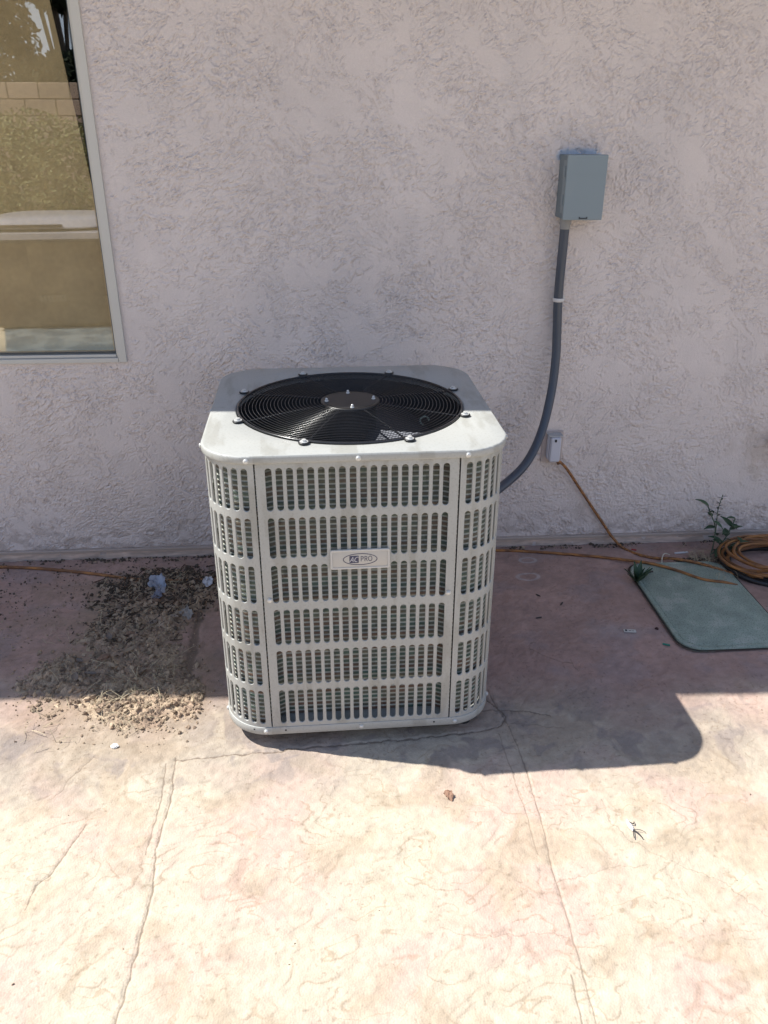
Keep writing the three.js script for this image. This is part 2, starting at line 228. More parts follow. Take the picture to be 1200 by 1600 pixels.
{
  const cs = 0.0028, nx = Math.round((WX1 - WX0) / cs), ny = Math.round((WY1 - WY0) / cs);
  const gx = i => WX0 + (WX1 - WX0) * i / nx, gy = j => WY0 + (WY1 - WY0) * j / ny;
  const io = Math.round((OPX - WX0) / (WX1 - WX0) * nx), jo = Math.round((OPY - WY0) / (WY1 - WY0) * ny);
  const g = grid(nx, ny, (i, j) => { const x = gx(i), y = gy(j); return [x, y, -0.003 + stuccoH(x, y) * 1.25 * (0.12 + 0.88 * sm(0.002, 0.03, nearWin(x, y) + 0.012 * noise(x * 40, y * 40))) - (j === 0 ? 0.006 : 0)]; },
    p => [(p[0] - WX0) / (WX1 - WX0), (p[1] - WY0) / (WY1 - WY0)], (i, j) => !(i < io && j >= jo));
  mesh('stucco_wall', g, stuccoMat, house);
  const plain = new THREE.MeshStandardMaterial({ color: lin(0.66, 0.58, 0.545), bumpMap: grainBump, bumpScale: 0.003, roughness: 0.93 });
  const T = -0.22; // the wall core behind the coat and the wall beyond the picture
  mesh('wall_core', [box(OPX + 0.004, WX1, -0.2, WY1, T, -0.006), box(WX0, OPX + 0.004, -0.2, OPY - 0.003, T, -0.006), box(WX1, 5, -0.2, 2.46, T, 0), box(-2.35, WX0, -0.2, OPY, T, 0), box(-5, -2.35, -0.2, 2.46, T, 0), box(-2.35, OPX + 0.004, 2.06, 2.46, T, -0.001), box(OPX + 0.004, WX1, WY1, 2.46, T, -0.001),
    box(-5, -4.8, -0.2, 2.46, -5, T), box(4.8, 5, -0.2, 2.46, -5, T), box(-4.8, 4.8, -0.2, 2.46, -5, -4.8)], plain, house);
  // weep screed and footing
  mesh('weep_screed', [box(-5, 5, 0.040, 0.0445, -0.01, 0.007), box(-5, 5, 0.0305, 0.040, -0.01, 0.0005)], std(0.50, 0.42, 0.37, 0.7), house);
  const ft = dataTex(1024, 64, (i, j, o) => { const x = i / 1024, y = j / 64, n = fbm(x * 60, y * 5, 4), f = 1 + 0.6 * n; o[0] = 0.62 * f; o[1] = 0.49 * f; o[2] = 0.41 * f; }, true);
  const fg = grid(1000, 8, (i, j) => { const x = -1.7 + 3.9 * i / 1000, y = -0.03 + 0.064 * j / 8; return [x, y, -0.004 + 0.006 * fbm(x * 18, y * 18, 4)]; }, p => [p[0] / 3.9, p[1] / 0.064]);
  mesh('footing', fg, new THREE.MeshStandardMaterial({ map: ft, roughness: 0.95 }), house);
  // eave
  const ze = x => 0.579 + 0.0524 * x;
  const rs = new THREE.Shape([[-5.6, ze(-5.6)], [5.6, ze(5.6)], [5.6, -5.5], [-5.6, -5.5]].map(p => new THREE.Vector2(p[0], -p[1])));
  const roof = mesh('roof', new THREE.ExtrudeGeometry(rs, { depth: 0.13, bevelEnabled: false }).rotateX(-Math.PI / 2).translate(0, 2.465, 0), std(0.36, 0.30, 0.26, 0.9), house);
  const fa = new THREE.Shape([[-5.6, ze(-5.6) + 0.001], [5.6, ze(5.6) + 0.001], [5.6, ze(5.6) - 0.03], [-5.6, ze(-5.6) - 0.03]].map(p => new THREE.Vector2(p[0], -p[1])));
  mesh('fascia', new THREE.ExtrudeGeometry(fa, { depth: 0.185, bevelEnabled: false }).rotateX(-Math.PI / 2).translate(0, 2.415, 0), std(0.5, 0.43, 0.38, 0.7), roof);
  // room behind the window
  mesh('room', [box(-3.2, -0.3, -0.05, 0.0, -3.2, -0.23), box(-3.2, -0.3, 2.4, 2.45, -3.2, -0.23), box(-3.25, -3.2, 0, 2.4, -3.2, -0.23), box(-0.3, -0.25, 0, 2.4, -3.2, -0.23), box(-3.2, -0.3, 0, 2.4, -3.25, -3.2)], std(0.02, 0.017, 0.015, 0.95), house);
  // window
  const win = part('window', house), fm = std(0.56, 0.54, 0.49, 0.5), X0 = -2.35, Y1 = 2.06;
  const GXr = -0.742, GYb = 0.809;
  mesh('frame', [box(GXr + 0.008, OPX + 0.006, OPY - 0.008, Y1, -0.06, 0.008, 0.002), box(GXr, GXr + 0.0085, GYb - 0.012, Y1, -0.06, -0.004, 0.002),
    box(X0, GXr + 0.0075, OPY - 0.008, OPY + 0.008, -0.06, 0.0085, 0.002), box(X0, GXr - 0.0005, OPY + 0.0085, GYb, -0.06, -0.001, 0.002),
    box(X0, GXr + 0.0075, Y1 - 0.035, Y1, -0.06, 0.008, 0.002), box(X0, X0 + 0.035, OPY, Y1 - 0.036, -0.06, 0.0075, 0.002)], fm, win);
  mesh('glazing_bead', [box(X0 + 0.03, GXr, GYb + 0.0003, GYb + 0.0035, -0.03, -0.008), box(GXr - 0.003, GXr - 0.0003, GYb + 0.004, Y1 - 0.03, -0.03, -0.008)], std(0.10, 0.115, 0.12, 0.5), win);
  const pg = new THREE.PlaneGeometry(GXr - X0 - 0.02, Y1 - GYb - 0.02).translate((GXr + X0) / 2, (Y1 + GYb) / 2, -0.02);
  const glass = new THREE.MeshPhysicalMaterial({ color: lin(0.95, 0.97, 0.95), transmission: 1, thickness: 0, roughness: 0, ior: 2.3 });   // coated double glazing
  mesh('pane', pg, glass, win); mesh('pane', pg.clone().translate(0, 0, -0.012), glass, win);
  mesh('inner_sill', box(X0, GXr + 0.02, 0.778, 0.790, -0.2, -0.061), std(0.6, 0.58, 0.55, 0.6), win);
}
{ // what hangs and lies inside the window
  const sh = new THREE.Shape([[-2.25, 2.05], [-0.821, 2.05], [-0.805, 1.875], [-0.757, 1.359], [-0.741, 1.19], [-0.735, 0.795], [-2.25, 0.795]].map(p => new THREE.Vector2(...p)));
  const paper = dataTex(512, 512, (i, j, o) => { const x = i / 512, y = j / 512, f = 1 + 0.25 * fbm(x * 6, y * 9, 4) + 0.12 * fbm(x * 60, y * 60, 2); o[0] = 0.58 * f; o[1] = 0.425 * f; o[2] = 0.25 * f; }, true);
  tag(mesh('window_covering', new THREE.ExtrudeGeometry(sh, { depth: 0.003, bevelEnabled: false }).translate(0, 0, -0.053), new THREE.MeshStandardMaterial({ map: paper, roughness: 0.9 })), 'tan sheet hung behind the window glass with a slanting edge', 'window covering');
}

// ------------------------------------------------------------------ the air conditioner
const unit = thing('air_conditioner', 'beige air conditioner condenser with slotted panels and a black fan grille on top', 'air conditioner', [0.0536, 0, 0.7402], R(1.174));
const paintTex = dataTex(1024, 1024, (i, j, o) => { const x = i / 1024, y = j / 1024, d = sm(0.05, 0.3, fbm(x * 16, y * 4 + 3, 5)) * 0.16 + sm(0.38, 0.5, noise(x * 180, y * 180)) * 0.10, f = (1 + 0.07 * fbm(x * 8, y * 8, 4) + 0.03 * noise(x * 256, y * 256)) * (1 - d); o[0] = 0.9 * f; o[1] = 0.9 * f * (1 - 0.1 * d); o[2] = 0.9 * f * (1 - 0.3 * d); }, true);   // paint with faint dust and spots
const cabinet = new THREE.MeshPhysicalMaterial({ color: lin(0.43, 0.434, 0.41), map: paintTex, roughness: 0.5, clearcoat: 0.08, clearcoatRoughness: 0.35 });
const black = std(0.012, 0.012, 0.013, 0.42), blackSteel = std(0.018, 0.018, 0.02, 0.22), dark = std(0.02, 0.02, 0.02, 0.7);
const zinc = std(0.62, 0.62, 0.60, 0.35, { metalness: 0.35 });
const HALF = 0.366, CR = 0.122, FL = HALF - CR, SIDE = 2 * FL + CR * Math.PI / 2;
function around(s, inset = 0) {                                      // s runs round the cabinet from the middle of its front: [x, z, nx, nz]
  let t = s + FL; const k = Math.floor(t / SIDE); t -= k * SIDE;
  let x, z, nx, nz;
  if (t < 2 * FL) { nx = 0; nz = 1; x = -FL + t; z = HALF - inset; } else { const a = (t - 2 * FL) / CR; nx = Math.sin(a); nz = Math.cos(a); x = FL + (CR - inset) * nx; z = FL + (CR - inset) * nz; }
  for (let q = 0; q < ((k % 4) + 4) % 4; q++) { [x, z] = [z, -x]; [nx, nz] = [nz, -nx]; }
  return [x, z, nx, nz];
}
const ROWS = [[0.078, 0.1868], [0.2056, 0.3118], [0.3317, 0.4365], [0.4577, 0.5635], [0.5845, 0.6929], [0.7124, 0.8212]], PB = 0.067, PT = 0.838, PITCH = 0.02463, SW = 0.0076;
function panelGeo(s0, s1, centres) {
  const P = [], N = [], U = [];
  const pt = (s, y, d, ns, ny, nd) => { const [x, z, nx, nz] = around(s, d), tx = nz, tz = -nx; P.push(x, y, z); const n = V(tx * ns + nx * nd, ny, tz * ns + nz * nd).normalize(); N.push(n.x, n.y, n.z); U.push(s, y); };
  const quad = (a, b, c, d) => { for (const v of [a, b, c, a, c, d]) pt(...v); };
  const flat = (a, b, y0, y1) => { const n = Math.max(1, Math.ceil((b - a) / 0.006)); for (let i = 0; i < n; i++) { const p = a + (b - a) * i / n, q = a + (b - a) * (i + 1) / n; quad([p, y0, 0, 0, 0, 1], [q, y0, 0, 0, 0, 1], [q, y1, 0, 0, 0, 1], [p, y1, 0, 0, 0, 1]); } };
  const ys = [PB]; for (let r = 0; r + 1 < ROWS.length; r++) ys.push((ROWS[r][1] + ROWS[r + 1][0]) / 2); ys.push(PT);
  const h = PITCH / 2, L = centres[0] - h, Rt = centres[centres.length - 1] + h;
  for (let r = 0; r < ROWS.length; r++) {
    flat(s0, L, ys[r], ys[r + 1]); flat(Rt, s1, ys[r], ys[r + 1]);
    const [b, t] = ROWS[r];
    for (const c of centres) {
      const out = [], inn = [];
      for (const [cy, edge, a0] of [[t - SW, ys[r + 1], 0], [b + SW, ys[r], Math.PI]]) for (let i = 0; i <= 8; i++) {
        const a = a0 + Math.PI * i / 8, ca = Math.cos(a), sa = Math.sin(a), sg = a0 ? -1 : 1, m = Math.max(Math.abs(ca), Math.abs(sa));
        inn.push([ca, sa, c + ca * SW, cy + sa * SW]); out.push([c + ca / m * h, Math.abs(sa) >= Math.abs(ca) - 1e-9 ? edge : cy + (edge - cy) * Math.abs(sa / ca)]);
      }
      for (let i = 0; i < inn.length; i++) {
        const j = (i + 1) % inn.length, [ca, sa, ix, iy] = inn[i], [cb, sb, jx, jy] = inn[j], e = 0.0012;
        quad([out[i][0], out[i][1], 0, 0, 0, 1], [out[j][0], out[j][1], 0, 0, 0, 1], [jx + cb * e, jy + sb * e, 0, 0, 0, 1], [ix + ca * e, iy + sa * e, 0, 0, 0, 1]);
        quad([ix + ca * e, iy + sa * e, 0, -ca * 0.3, -sa * 0.3, 1], [jx + cb * e, jy + sb * e, 0, -cb * 0.3, -sb * 0.3, 1], [jx, jy, 0.0015, -cb, -sb, 0.25], [ix, iy, 0.0015, -ca, -sa, 0.25]);
        quad([ix, iy, 0.0015, -ca, -sa, 0.2], [jx, jy, 0.0015, -cb, -sb, 0.2], [jx, jy, 0.0042, -cb, -sb, 0], [ix, iy, 0.0042, -ca, -sa, 0]);
      }
    }
  }
  for (const s of [s0, s1]) quad([s, PB, 0, s === s0 ? -1 : 1, 0, 0.3], [s, PB, 0.01, s === s0 ? -1 : 1, 0, 0], [s, PT, 0.01, s === s0 ? -1 : 1, 0, 0], [s, PT, 0, s === s0 ? -1 : 1, 0, 0.3]);
  const g = new THREE.BufferGeometry(); g.setAttribute('position', new THREE.Float32BufferAttribute(P, 3)); g.setAttribute('normal', new THREE.Float32BufferAttribute(N, 3)); g.setAttribute('uv', new THREE.Float32BufferAttribute(U, 2)); return g;
}
const SEAM = 0.2411;
for (let k = 0; k < 4; k++) {
  const c = k * SIDE, wide = []; for (let i = 0; i < 18; i++) wide.push(c + (i - 8.5) * PITCH);
  mesh('slotted_panel', panelGeo(c - SEAM + 0.0018, c + SEAM - 0.0018, wide), cabinet, unit);
  const m = c + SIDE / 2, cor = []; for (let i = 0; i < 7; i++) cor.push(m + (i - 3) * 0.0247);
  mesh('corner_panel', panelGeo(c + SEAM + 0.0018, c + SIDE - SEAM - 0.0018, cor), cabinet, unit);
}
// coil: rows of finned tube wrapped round the inside
{
  const rows = 56, y0 = 0.07, dy = 0.0135, per = 4 * SIDE, ns = 260, P = [], N = [], C = [], prof = [[0.0, 0.050, -0.4], [0.0022, 0.0475, -0.15], [0.0068, 0.0465, 0.1], [0.0102, 0.0478, 0.5], [0.0120, 0.0500, 0.9], [0.0135, 0.050, -0.2]];
  const col = (r, i, led) => { const a = hash(r, Math.floor(i / 2), 2), b = hash(r, 7, 3), n = noise(i * 0.11 + r * 5.1, r * 0.3), f = 0.8 + 0.35 * a; if (led) return [0.52 * f, 0.53 * f, 0.46 * f]; const t = n + 0.5 * (b - 0.5), k = mix(0.8, 0.3, r / 56), g = k * sm(0.0, 0.45, -t), w = k * sm(0.0, 0.45, t); return [(0.125 - 0.06 * g + 0.06 * w) * f, (0.132 + 0.014 * g - 0.03 * w) * f, (0.105 + 0.02 * g - 0.03 * w) * f]; };
  for (let r = 0; r < rows; r++) for (let i = 0; i < ns; i++) {
    const sa = per * i / ns, sb = per * (i + 1) / ns;
    for (let k = 0; k + 1 < prof.length; k++) {
      const [ya, da, na] = prof[k], [yb, db, nb] = prof[k + 1], led = k >= 3, y = y0 + r * dy, c = col(r, i, led);
      const v = (s, yy, d, n) => { const [x, z, nx, nz] = around(s, d - 0.031 * sm(0.195, 0.262, Math.min(s, per - s))); P.push(x, y + yy, z); const l = Math.hypot(1, n); N.push(nx / l, n / l, nz / l); C.push(...c); };
      v(sa, ya, da, na); v(sb, ya, da, na); v(sb, yb, db, nb); v(sa, ya, da, na); v(sb, yb, db, nb); v(sa, yb, db, nb);
    }
  }
  const g = new THREE.BufferGeometry(); g.setAttribute('position', new THREE.Float32BufferAttribute(P, 3)); g.setAttribute('normal', new THREE.Float32BufferAttribute(N, 3)); g.setAttribute('color', new THREE.Float32BufferAttribute(C, 3));
  mesh('coil', g, new THREE.MeshStandardMaterial({ vertexColors: true, roughness: 0.55, metalness: 0.2, side: THREE.DoubleSide }), unit);
}
// top panel with its opening, base pan, feet
const FR = 0.303, FZ = 0.008;
{
  const s = rrect(-0.372 + 0.004, 0.372 - 0.004, -0.372 + 0.004, 0.372 - 0.004, 0.118), hole = new THREE.Path(); hole.absarc(0, -FZ, FR + 0.006, 0, Math.PI * 2, true); s.holes.push(hole);
  const g = new THREE.ExtrudeGeometry(s, { depth: 0.0122, bevelEnabled: true, bevelThickness: 0.004, bevelSize: 0.004, bevelSegments: 3, curveSegments: 40 }).rotateX(-Math.PI / 2).translate(0, 0.8505 - 0.0122, 0);
  mesh('top_panel', toCreasedNormals(g, 0.7), cabinet, unit);
  const b = new THREE.ExtrudeGeometry(rrect(-0.366, 0.366, -0.366, 0.366, 0.120), { depth: 0.020, bevelEnabled: true, bevelThickness: 0.002, bevelSize: 0.002, bevelSegments: 2, curveSegments: 30 }).rotateX(-Math.PI / 2).translate(0, 0.0445, 0);
  mesh('base_pan', toCreasedNormals(b, 0.7), cabinet, unit);
  for (const [x, z] of [[0.295, 0.295], [-0.27, 0.27], [0.29, -0.29], [-0.29, -0.29]]) mesh('foot', new THREE.CylinderGeometry(0.018, 0.021, 0.050, 16).translate(x, 0.018, z), dark, unit);
  const sc = new THREE.SphereGeometry(0.0058, 10, 6).scale(1, 1, 0.5), wa = new THREE.CylinderGeometry(0.0068, 0.0068, 0.0016, 14).rotateX(Math.PI / 2);
  const sg = mergeGeometries([sc.clone().translate(0, 0, 0.002), wa]);
  const bolt = (s, y, inset) => { const [x, z, nx, nz] = around(s, inset), m = mesh('screw', sg, zinc, unit); m.position.set(x, y, z); m.rotation.y = Math.atan2(nx, nz); };
  for (let k = 0; k < 4; k++) for (const a of [-0.2576, 0, 0.2576]) { bolt(k * SIDE + a, 0.8430, -0.0068); bolt(k * SIDE + a, 0.0550, -0.0030); }
  for (const a of [-0.225, 0.225]) bolt(a, 0.447 + 0.02, -0.0012);
  for (const [a, y, i] of [[-0.30, 0.845, -0.0062], [0.36, 0.845, -0.0062], [-0.205, 0.056, -0.0021], [-0.29, 0.058, -0.0021], [0.20, 0.056, -0.0021], [0.33, 0.058, -0.0021]]) { const [x, z, nx, nz] = around(a, i), m = mesh('hole', new THREE.CylinderGeometry(0.0028, 0.0028, 0.001, 10).rotateX(Math.PI / 2), dark, unit); m.position.set(x, y, z); m.rotation.y = Math.atan2(nx, nz); }
}
// fan, motor and grille
{
  mesh('fan_shroud', new THREE.CylinderGeometry(FR + 0.004, 0.278, 0.22, 72, 1, true).translate(0, 0.74, FZ), std(0.018, 0.018, 0.02, 0.5, { side: THREE.DoubleSide }), unit);
  const fan = part('fan', unit), bm = std(0.06, 0.063, 0.075, 0.5, { metalness: 0.8, side: THREE.DoubleSide });
  for (let b = 0; b < 3; b++) {
    const a0 = b * Math.PI * 2 / 3 + 1.3, g = grid(14, 16, (i, j) => { const r = mix(0.06, 0.272, i / 14), t = j / 16 - 0.5, w = mix(0.9, 1.25, i / 14), a = a0 + t * w + 0.25 * (r - 0.1); return [r * Math.cos(a), 0.765 - t * 0.12 * (0.6 + 0.5 * i / 14) - 0.012 * (1 - 4 * t * t), FZ + r * Math.sin(a)]; }, (p, i, j) => [i / 14, j / 16]);
    mesh('blade', g, bm, fan);
  }
  mesh('hub', new THREE.CylinderGeometry(0.062, 0.062, 0.05, 32).translate(0, 0.755, FZ), black, fan);
  mesh('motor', new THREE.CylinderGeometry(0.07, 0.07, 0.09, 32).translate(0, 0.822, FZ), black, unit);
  mesh('compressor', new THREE.CapsuleGeometry(0.085, 0.2, 6, 24).translate(0.05, 0.29, -0.03), dark, unit);
  const guard = part('fan_grille', unit), rise = r => 0.8555 + 0.012 * (1 - (r / FR) ** 2);
  const rings = []; for (let i = 0; i < 23; i++) { const r = 0.088 + (FR - 0.088 - 0.002) * i / 22, th = i === 22 ? 0.0034 : 0.00095; rings.push(new THREE.TorusGeometry(r, th, 6, 110).rotateX(Math.PI / 2).translate(0, rise(r), FZ)); }
  mesh('wire_ring', rings, blackSteel, guard);
  const angs = [-1.155, -1.975, -0.395, 0.34, 1.14, 1.985, 2.74, -2.74];
  for (const a of angs) {
    const c = Math.cos(a), s = -Math.sin(a);
    mesh('spoke', tube([0.07, 0.13, 0.2, 0.26, FR + 0.012].map(r => [r * c, rise(Math.min(r, FR)) - 0.0035, FZ + r * s]), 0.0024, 14, 6), blackSteel, guard);
    const tb = mesh('mounting_tab', new THREE.TorusGeometry(0.0115, 0.0028, 6, 20).rotateX(Math.PI / 2).translate((FR + 0.014) * c, 0.858, FZ + (FR + 0.014) * s), black, guard);
    mesh('screw', [new THREE.CylinderGeometry(0.0105, 0.0105, 0.002, 20).translate((FR + 0.014) * c, 0.8605, FZ + (FR + 0.014) * s), new THREE.CylinderGeometry(0.0058, 0.0062, 0.005, 6).translate((FR + 0.014) * c, 0.8638, FZ + (FR + 0.014) * s)], zinc, tb);
  }
  const pr = [[0, 0.858], [0.040, 0.858], [0.046, 0.862], [0.070, 0.866], [0.076, 0.868], [0.080, 0.866], [0.080, 0.860]].map(p => new THREE.Vector2(...p));
  mesh('hub_plate', new THREE.LatheGeometry(pr, 48).translate(0, 0, FZ), std(0.02, 0.018, 0.016, 0.35, { side: THREE.DoubleSide }), guard);
  for (const a of [0.1, 1.62, 3.2, 4.75]) { const m = mesh('bolt', [new THREE.CylinderGeometry(0.005, 0.006, 0.004, 12).translate(0, 0.002, 0), new THREE.SphereGeometry(0.0036, 12, 8).translate(0, 0.007, 0)], zinc, guard); m.position.set(0.064 * Math.cos(a), 0.8655, FZ - 0.064 * Math.sin(a)); }
  mesh('wiring_clip', new THREE.TorusGeometry(0.012, 0.0022, 6, 20, 4.4).translate(0.205, 0.80, 0.0), std(0.30, 0.36, 0.30, 0.5), unit);
}
// badge
{
  const font = await new FontLoader().loadAsync('fonts/droid/droid_sans_bold.typeface.json'), font2 = await new FontLoader().loadAsync('fonts/droid/droid_sans_regular.typeface.json');
  const badge = part('badge', unit); badge.position.set(0.0018, 0.576, 0.3672); badge.rotation.x = -0.05;
  const bs = rrect(-0.0725, 0.0725, -0.0255, 0.0255, 0.005), hole = rrect(-0.0685, 0.0685, -0.0215, 0.0215, 0.003);
  mesh('plate', toCreasedNormals(new THREE.ExtrudeGeometry(bs, { depth: 0.0025, bevelEnabled: true, bevelThickness: 0.0012, bevelSize: 0.0012, bevelSegments: 2 }), 0.6), std(0.50, 0.475, 0.43, 0.4), badge);
  bs.holes.push(hole); mesh('rim', toCreasedNormals(new THREE.ExtrudeGeometry(bs, { depth: 0.0008, bevelEnabled: true, bevelThickness: 0.0005, bevelSize: 0.0004, bevelSegments: 1 }).translate(0, 0, 0.0038), 0.6), std(0.54, 0.52, 0.48, 0.35), badge);
  const navy = std(0.055, 0.055, 0.10, 0.5), ring = new THREE.Shape(); ring.absellipse(0, 0, 0.0425, 0.0158, 0, Math.PI * 2); const inn = new THREE.Path(); inn.absellipse(0, 0, 0.0405, 0.0141, 0, Math.PI * 2, true); ring.holes.push(inn);
  const e = { depth: 0.0004, bevelEnabled: false, curveSegments: 40 }; mesh('oval', new THREE.ExtrudeGeometry(ring, e).translate(0, 0, 0.0038), navy, badge);
  mesh('square', new THREE.ExtrudeGeometry(rrect(-0.0265, -0.0035, -0.0098, 0.0098, 0.0012), e).translate(0, 0, 0.0038), navy, badge);
  const word = (t, f, size, x, y, z, m, sx = 1, sk = 0) => { const g = new TextGeometry(t, { font: f, size, depth: 0.0004, curveSegments: 5 }); g.applyMatrix4(new THREE.Matrix4().set(sx, sk, 0, x, 0, 1, 0, y, 0, 0, 1, z, 0, 0, 0, 1)); return mesh('lettering', g, m, badge); };
  word('AC', font2, 0.0135, -0.0265, -0.0065, 0.0044, std(0.55, 0.54, 0.56, 0.5), 0.86, 0.3);
  word('PRO', font2, 0.0138, 0.0, -0.0058, 0.0038, navy, 0.84);
}

// ------------------------------------------------------------------ electrical fittings on the wall
{
  const bx = thing('disconnect_box', 'grey-green metal electrical disconnect box mounted on the stucco wall', 'electrical box', [0.837, 1.256, 0]);
  const gp = new THREE.MeshPhysicalMaterial({ color: lin(0.215, 0.265, 0.29), roughness: 0.45, clearcoat: 0.2 }), gd = std(0.155, 0.195, 0.215, 0.5);
  mesh('body', box(-0.0635, 0.0635, 0.002, 0.195, -0.004, 0.086, 0.003), gd, bx);
  const cv = mesh('cover', [box(-0.0655, 0.0655, 0.0, 0.197, 0.0865, 0.1, 0.003), box(-0.0655, -0.0640, 0.02, 0.18, 0.060, 0.0865)], gp, bx);
  for (const y of [0.045, 0.13]) mesh('hinge', box(-0.0675, -0.0660, y, y + 0.032, 0.062, 0.084), gp, cv);
  mesh('embossing', [0, 1, 2, 3, 4, 5, 6, 7].map(i => box(-0.035 + i * 0.010, -0.029 + i * 0.010, 0.135, 0.1395, 0.0995, 0.1006)), gp, cv);
  mesh('hasp', [box(-0.012, 0.016, 0.004, 0.0075, 0.1, 0.1018), box(-0.012, -0.0085, 0.0076, 0.0105, 0.1, 0.1018), box(0.0125, 0.016, 0.0076, 0.0105, 0.1, 0.1018)], std(0.03, 0.04, 0.05, 0.6), cv);
  const cd = thing('conduit', 'dark blue-grey flexible conduit curving from wall box down to the air conditioner', 'conduit', [0, 0, 0]);
  const cm = new THREE.MeshPhysicalMaterial({ color: lin(0.05, 0.062, 0.085), roughness: 0.42, clearcoat: 0.15 });
  mesh('tube', tube([[0.7975, 1.235, 0.045], [0.797, 1.14, 0.044], [0.80, 0.993, 0.034], [0.806, 0.88, 0.036], [0.807, 0.781, 0.05], [0.793, 0.66, 0.08], [0.752, 0.53, 0.14], [0.685, 0.45, 0.22], [0.60, 0.405, 0.29], [0.50, 0.385, 0.38], [0.40, 0.38, 0.45]], 0.0158, 140, 16), cm, cd);
  const fit = mesh('fitting', [new THREE.CylinderGeometry(0.0195, 0.0195, 0.021, 20).translate(0.7975, 1.2485, 0.045), new THREE.CylinderGeometry(0.0185, 0.0175, 0.016, 8).translate(0.7975, 1.231, 0.045)], std(0.27, 0.265, 0.26, 0.5), cd);
  const sp = new THREE.TorusGeometry(0.0172, 0.0022, 6, 24).scale(1, 1, 3.2).rotateX(Math.PI / 2).translate(0.801, 0.988, 0.0345);
  mesh('strap', [sp, box(0.817, 0.832, 0.980, 0.996, 0.002, 0.006)], std(0.62, 0.60, 0.58, 0.5), cd);
  const ou = thing('outlet', 'small weatherproof outlet with white cover low on the wall beside the conduit', 'outlet', [0.838, 0.43, 0]);
  mesh('wall_plate', box(-0.040, 0.040, -0.060, 0.062, -0.004, 0.008, 0.003), std(0.50, 0.43, 0.40, 0.8), ou);
  const oc = mesh('cover', [box(-0.024, 0.020, -0.042, 0.050, 0.0085, 0.034, 0.006), box(-0.019, 0.021, -0.046, 0.052, 0.0345, 0.052, 0.007)], std(0.55, 0.56, 0.62, 0.45), ou);
  mesh('latch', box(-0.005, 0.002, 0.036, 0.046, 0.052, 0.0545), dark, oc);
  mesh('top_ledge', box(-0.026, 0.028, 0.053, 0.0575, 0.0085, 0.042), std(0.42, 0.43, 0.44, 0.5), ou);
  mesh('plug_end', new THREE.CylinderGeometry(0.006, 0.0075, 0.02, 10).rotateZ(0.5).translate(0.018, -0.048, 0.038), std(0.16, 0.075, 0.03, 0.6), oc);
}
// ------------------------------------------------------------------ cords, hose, valve lid
const cordTex = dataTex(1024, 16, (i, j, o) => { const n = fbm(i / 14, j / 8, 4), k = sm(-0.3, 0.35, n); o[0] = mix(0.16, 0.40, k); o[1] = mix(0.070, 0.175, k); o[2] = mix(0.028, 0.050, k); }, true);
const cordMat = new THREE.MeshStandardMaterial({ map: cordTex, roughness: 0.55 });
const CRAD = 0.0056, onG = pts => pts.map(([x, z, l = 0]) => [x, groundY(x, z) + CRAD + l, z]);
tag(mesh('extension_cord', tube([[0.853, 0.386, 0.040], [0.872, 0.374, 0.036], [0.901, 0.341, 0.026], [0.953, 0.268, 0.016], [1.016, 0.179, 0.014], [1.078, 0.093, 0.016], [1.115, 0.042, 0.022], ...onG([[1.153, 0.045], [1.201, 0.106], [1.26, 0.138], [1.309, 0.165, 0.012], [1.411, 0.222, 0.012], [1.486, 0.276, 0.006], [1.53, 0.315, 0.01], [1.60, 0.345, 0.03], [1.68, 0.33, 0.035]])], CRAD, 260, 10), cordMat), 'orange-brown extension cord dropping from the outlet and running along the wall', 'cord');
tag(mesh('extension_cord', tube(onG([[-1.7, 0.045], [-1.274, 0.056], [-1.126, 0.072], [-0.999, 0.101], [-0.872, 0.135], [-0.76, 0.17, -0.004], [-0.62, 0.195, -0.002], [-0.487, 0.206, 0.006], [-0.3, 0.18], [0.1, 0.07], [0.45, 0.035], [0.654, 0.035], [0.851, 0.075], [1.042, 0.121], [1.13, 0.16, 0.006], [1.216, 0.206, 0.012], [1.294, 0.261, 0.013], [1.364, 0.329, 0.012], [1.43, 0.352, 0.012], [1.475, 0.368, 0.004]]), CRAD, 420, 10), cordMat), 'brown extension cord lying along the foot of the wall, behind the air conditioner', 'cord');
{
  const pts = []; const N = 7; for (let i = 0; i <= N * 18; i++) { const a = i / 18 * Math.PI * 2 + 2.2, t = i / 18, rx = 0.165 + 0.028 * Math.sin(t * 2.7) + 0.012 * noise(t * 3, 1), rz = 0.125 + 0.022 * Math.sin(t * 3.9 + 1) + 0.01 * noise(t * 3, 7); pts.push([1.665 + rx * Math.cos(a) + 0.022 * Math.sin(t * 5.1), 0.032 + 0.0052 * t + 0.007 * Math.sin(a * 1 + t), 0.232 + rz * Math.sin(a) + 0.018 * Math.cos(t * 4.3)]); }
  tag(mesh('coiled_cord', tube(pts, CRAD, 700, 8), cordMat), 'loose coil of orange-brown extension cord heaped by the wall', 'cord');
  const hp = []; for (let i = 0; i <= 54; i++) { const a = i / 18 * Math.PI * 2 + 0.4, t = i / 54; hp.push([1.69 + (0.205 - 0.035 * t) * Math.cos(a), 0.014 + 0.006 * Math.sin(i), 0.225 + (0.165 - 0.035 * t) * Math.sin(a)]); }
  tag(mesh('garden_hose', tube(hp, 0.0105, 260, 10), std(0.018, 0.018, 0.02, 0.45)), 'coiled black hose on the ground underneath the orange-brown cord coil', 'hose');
}
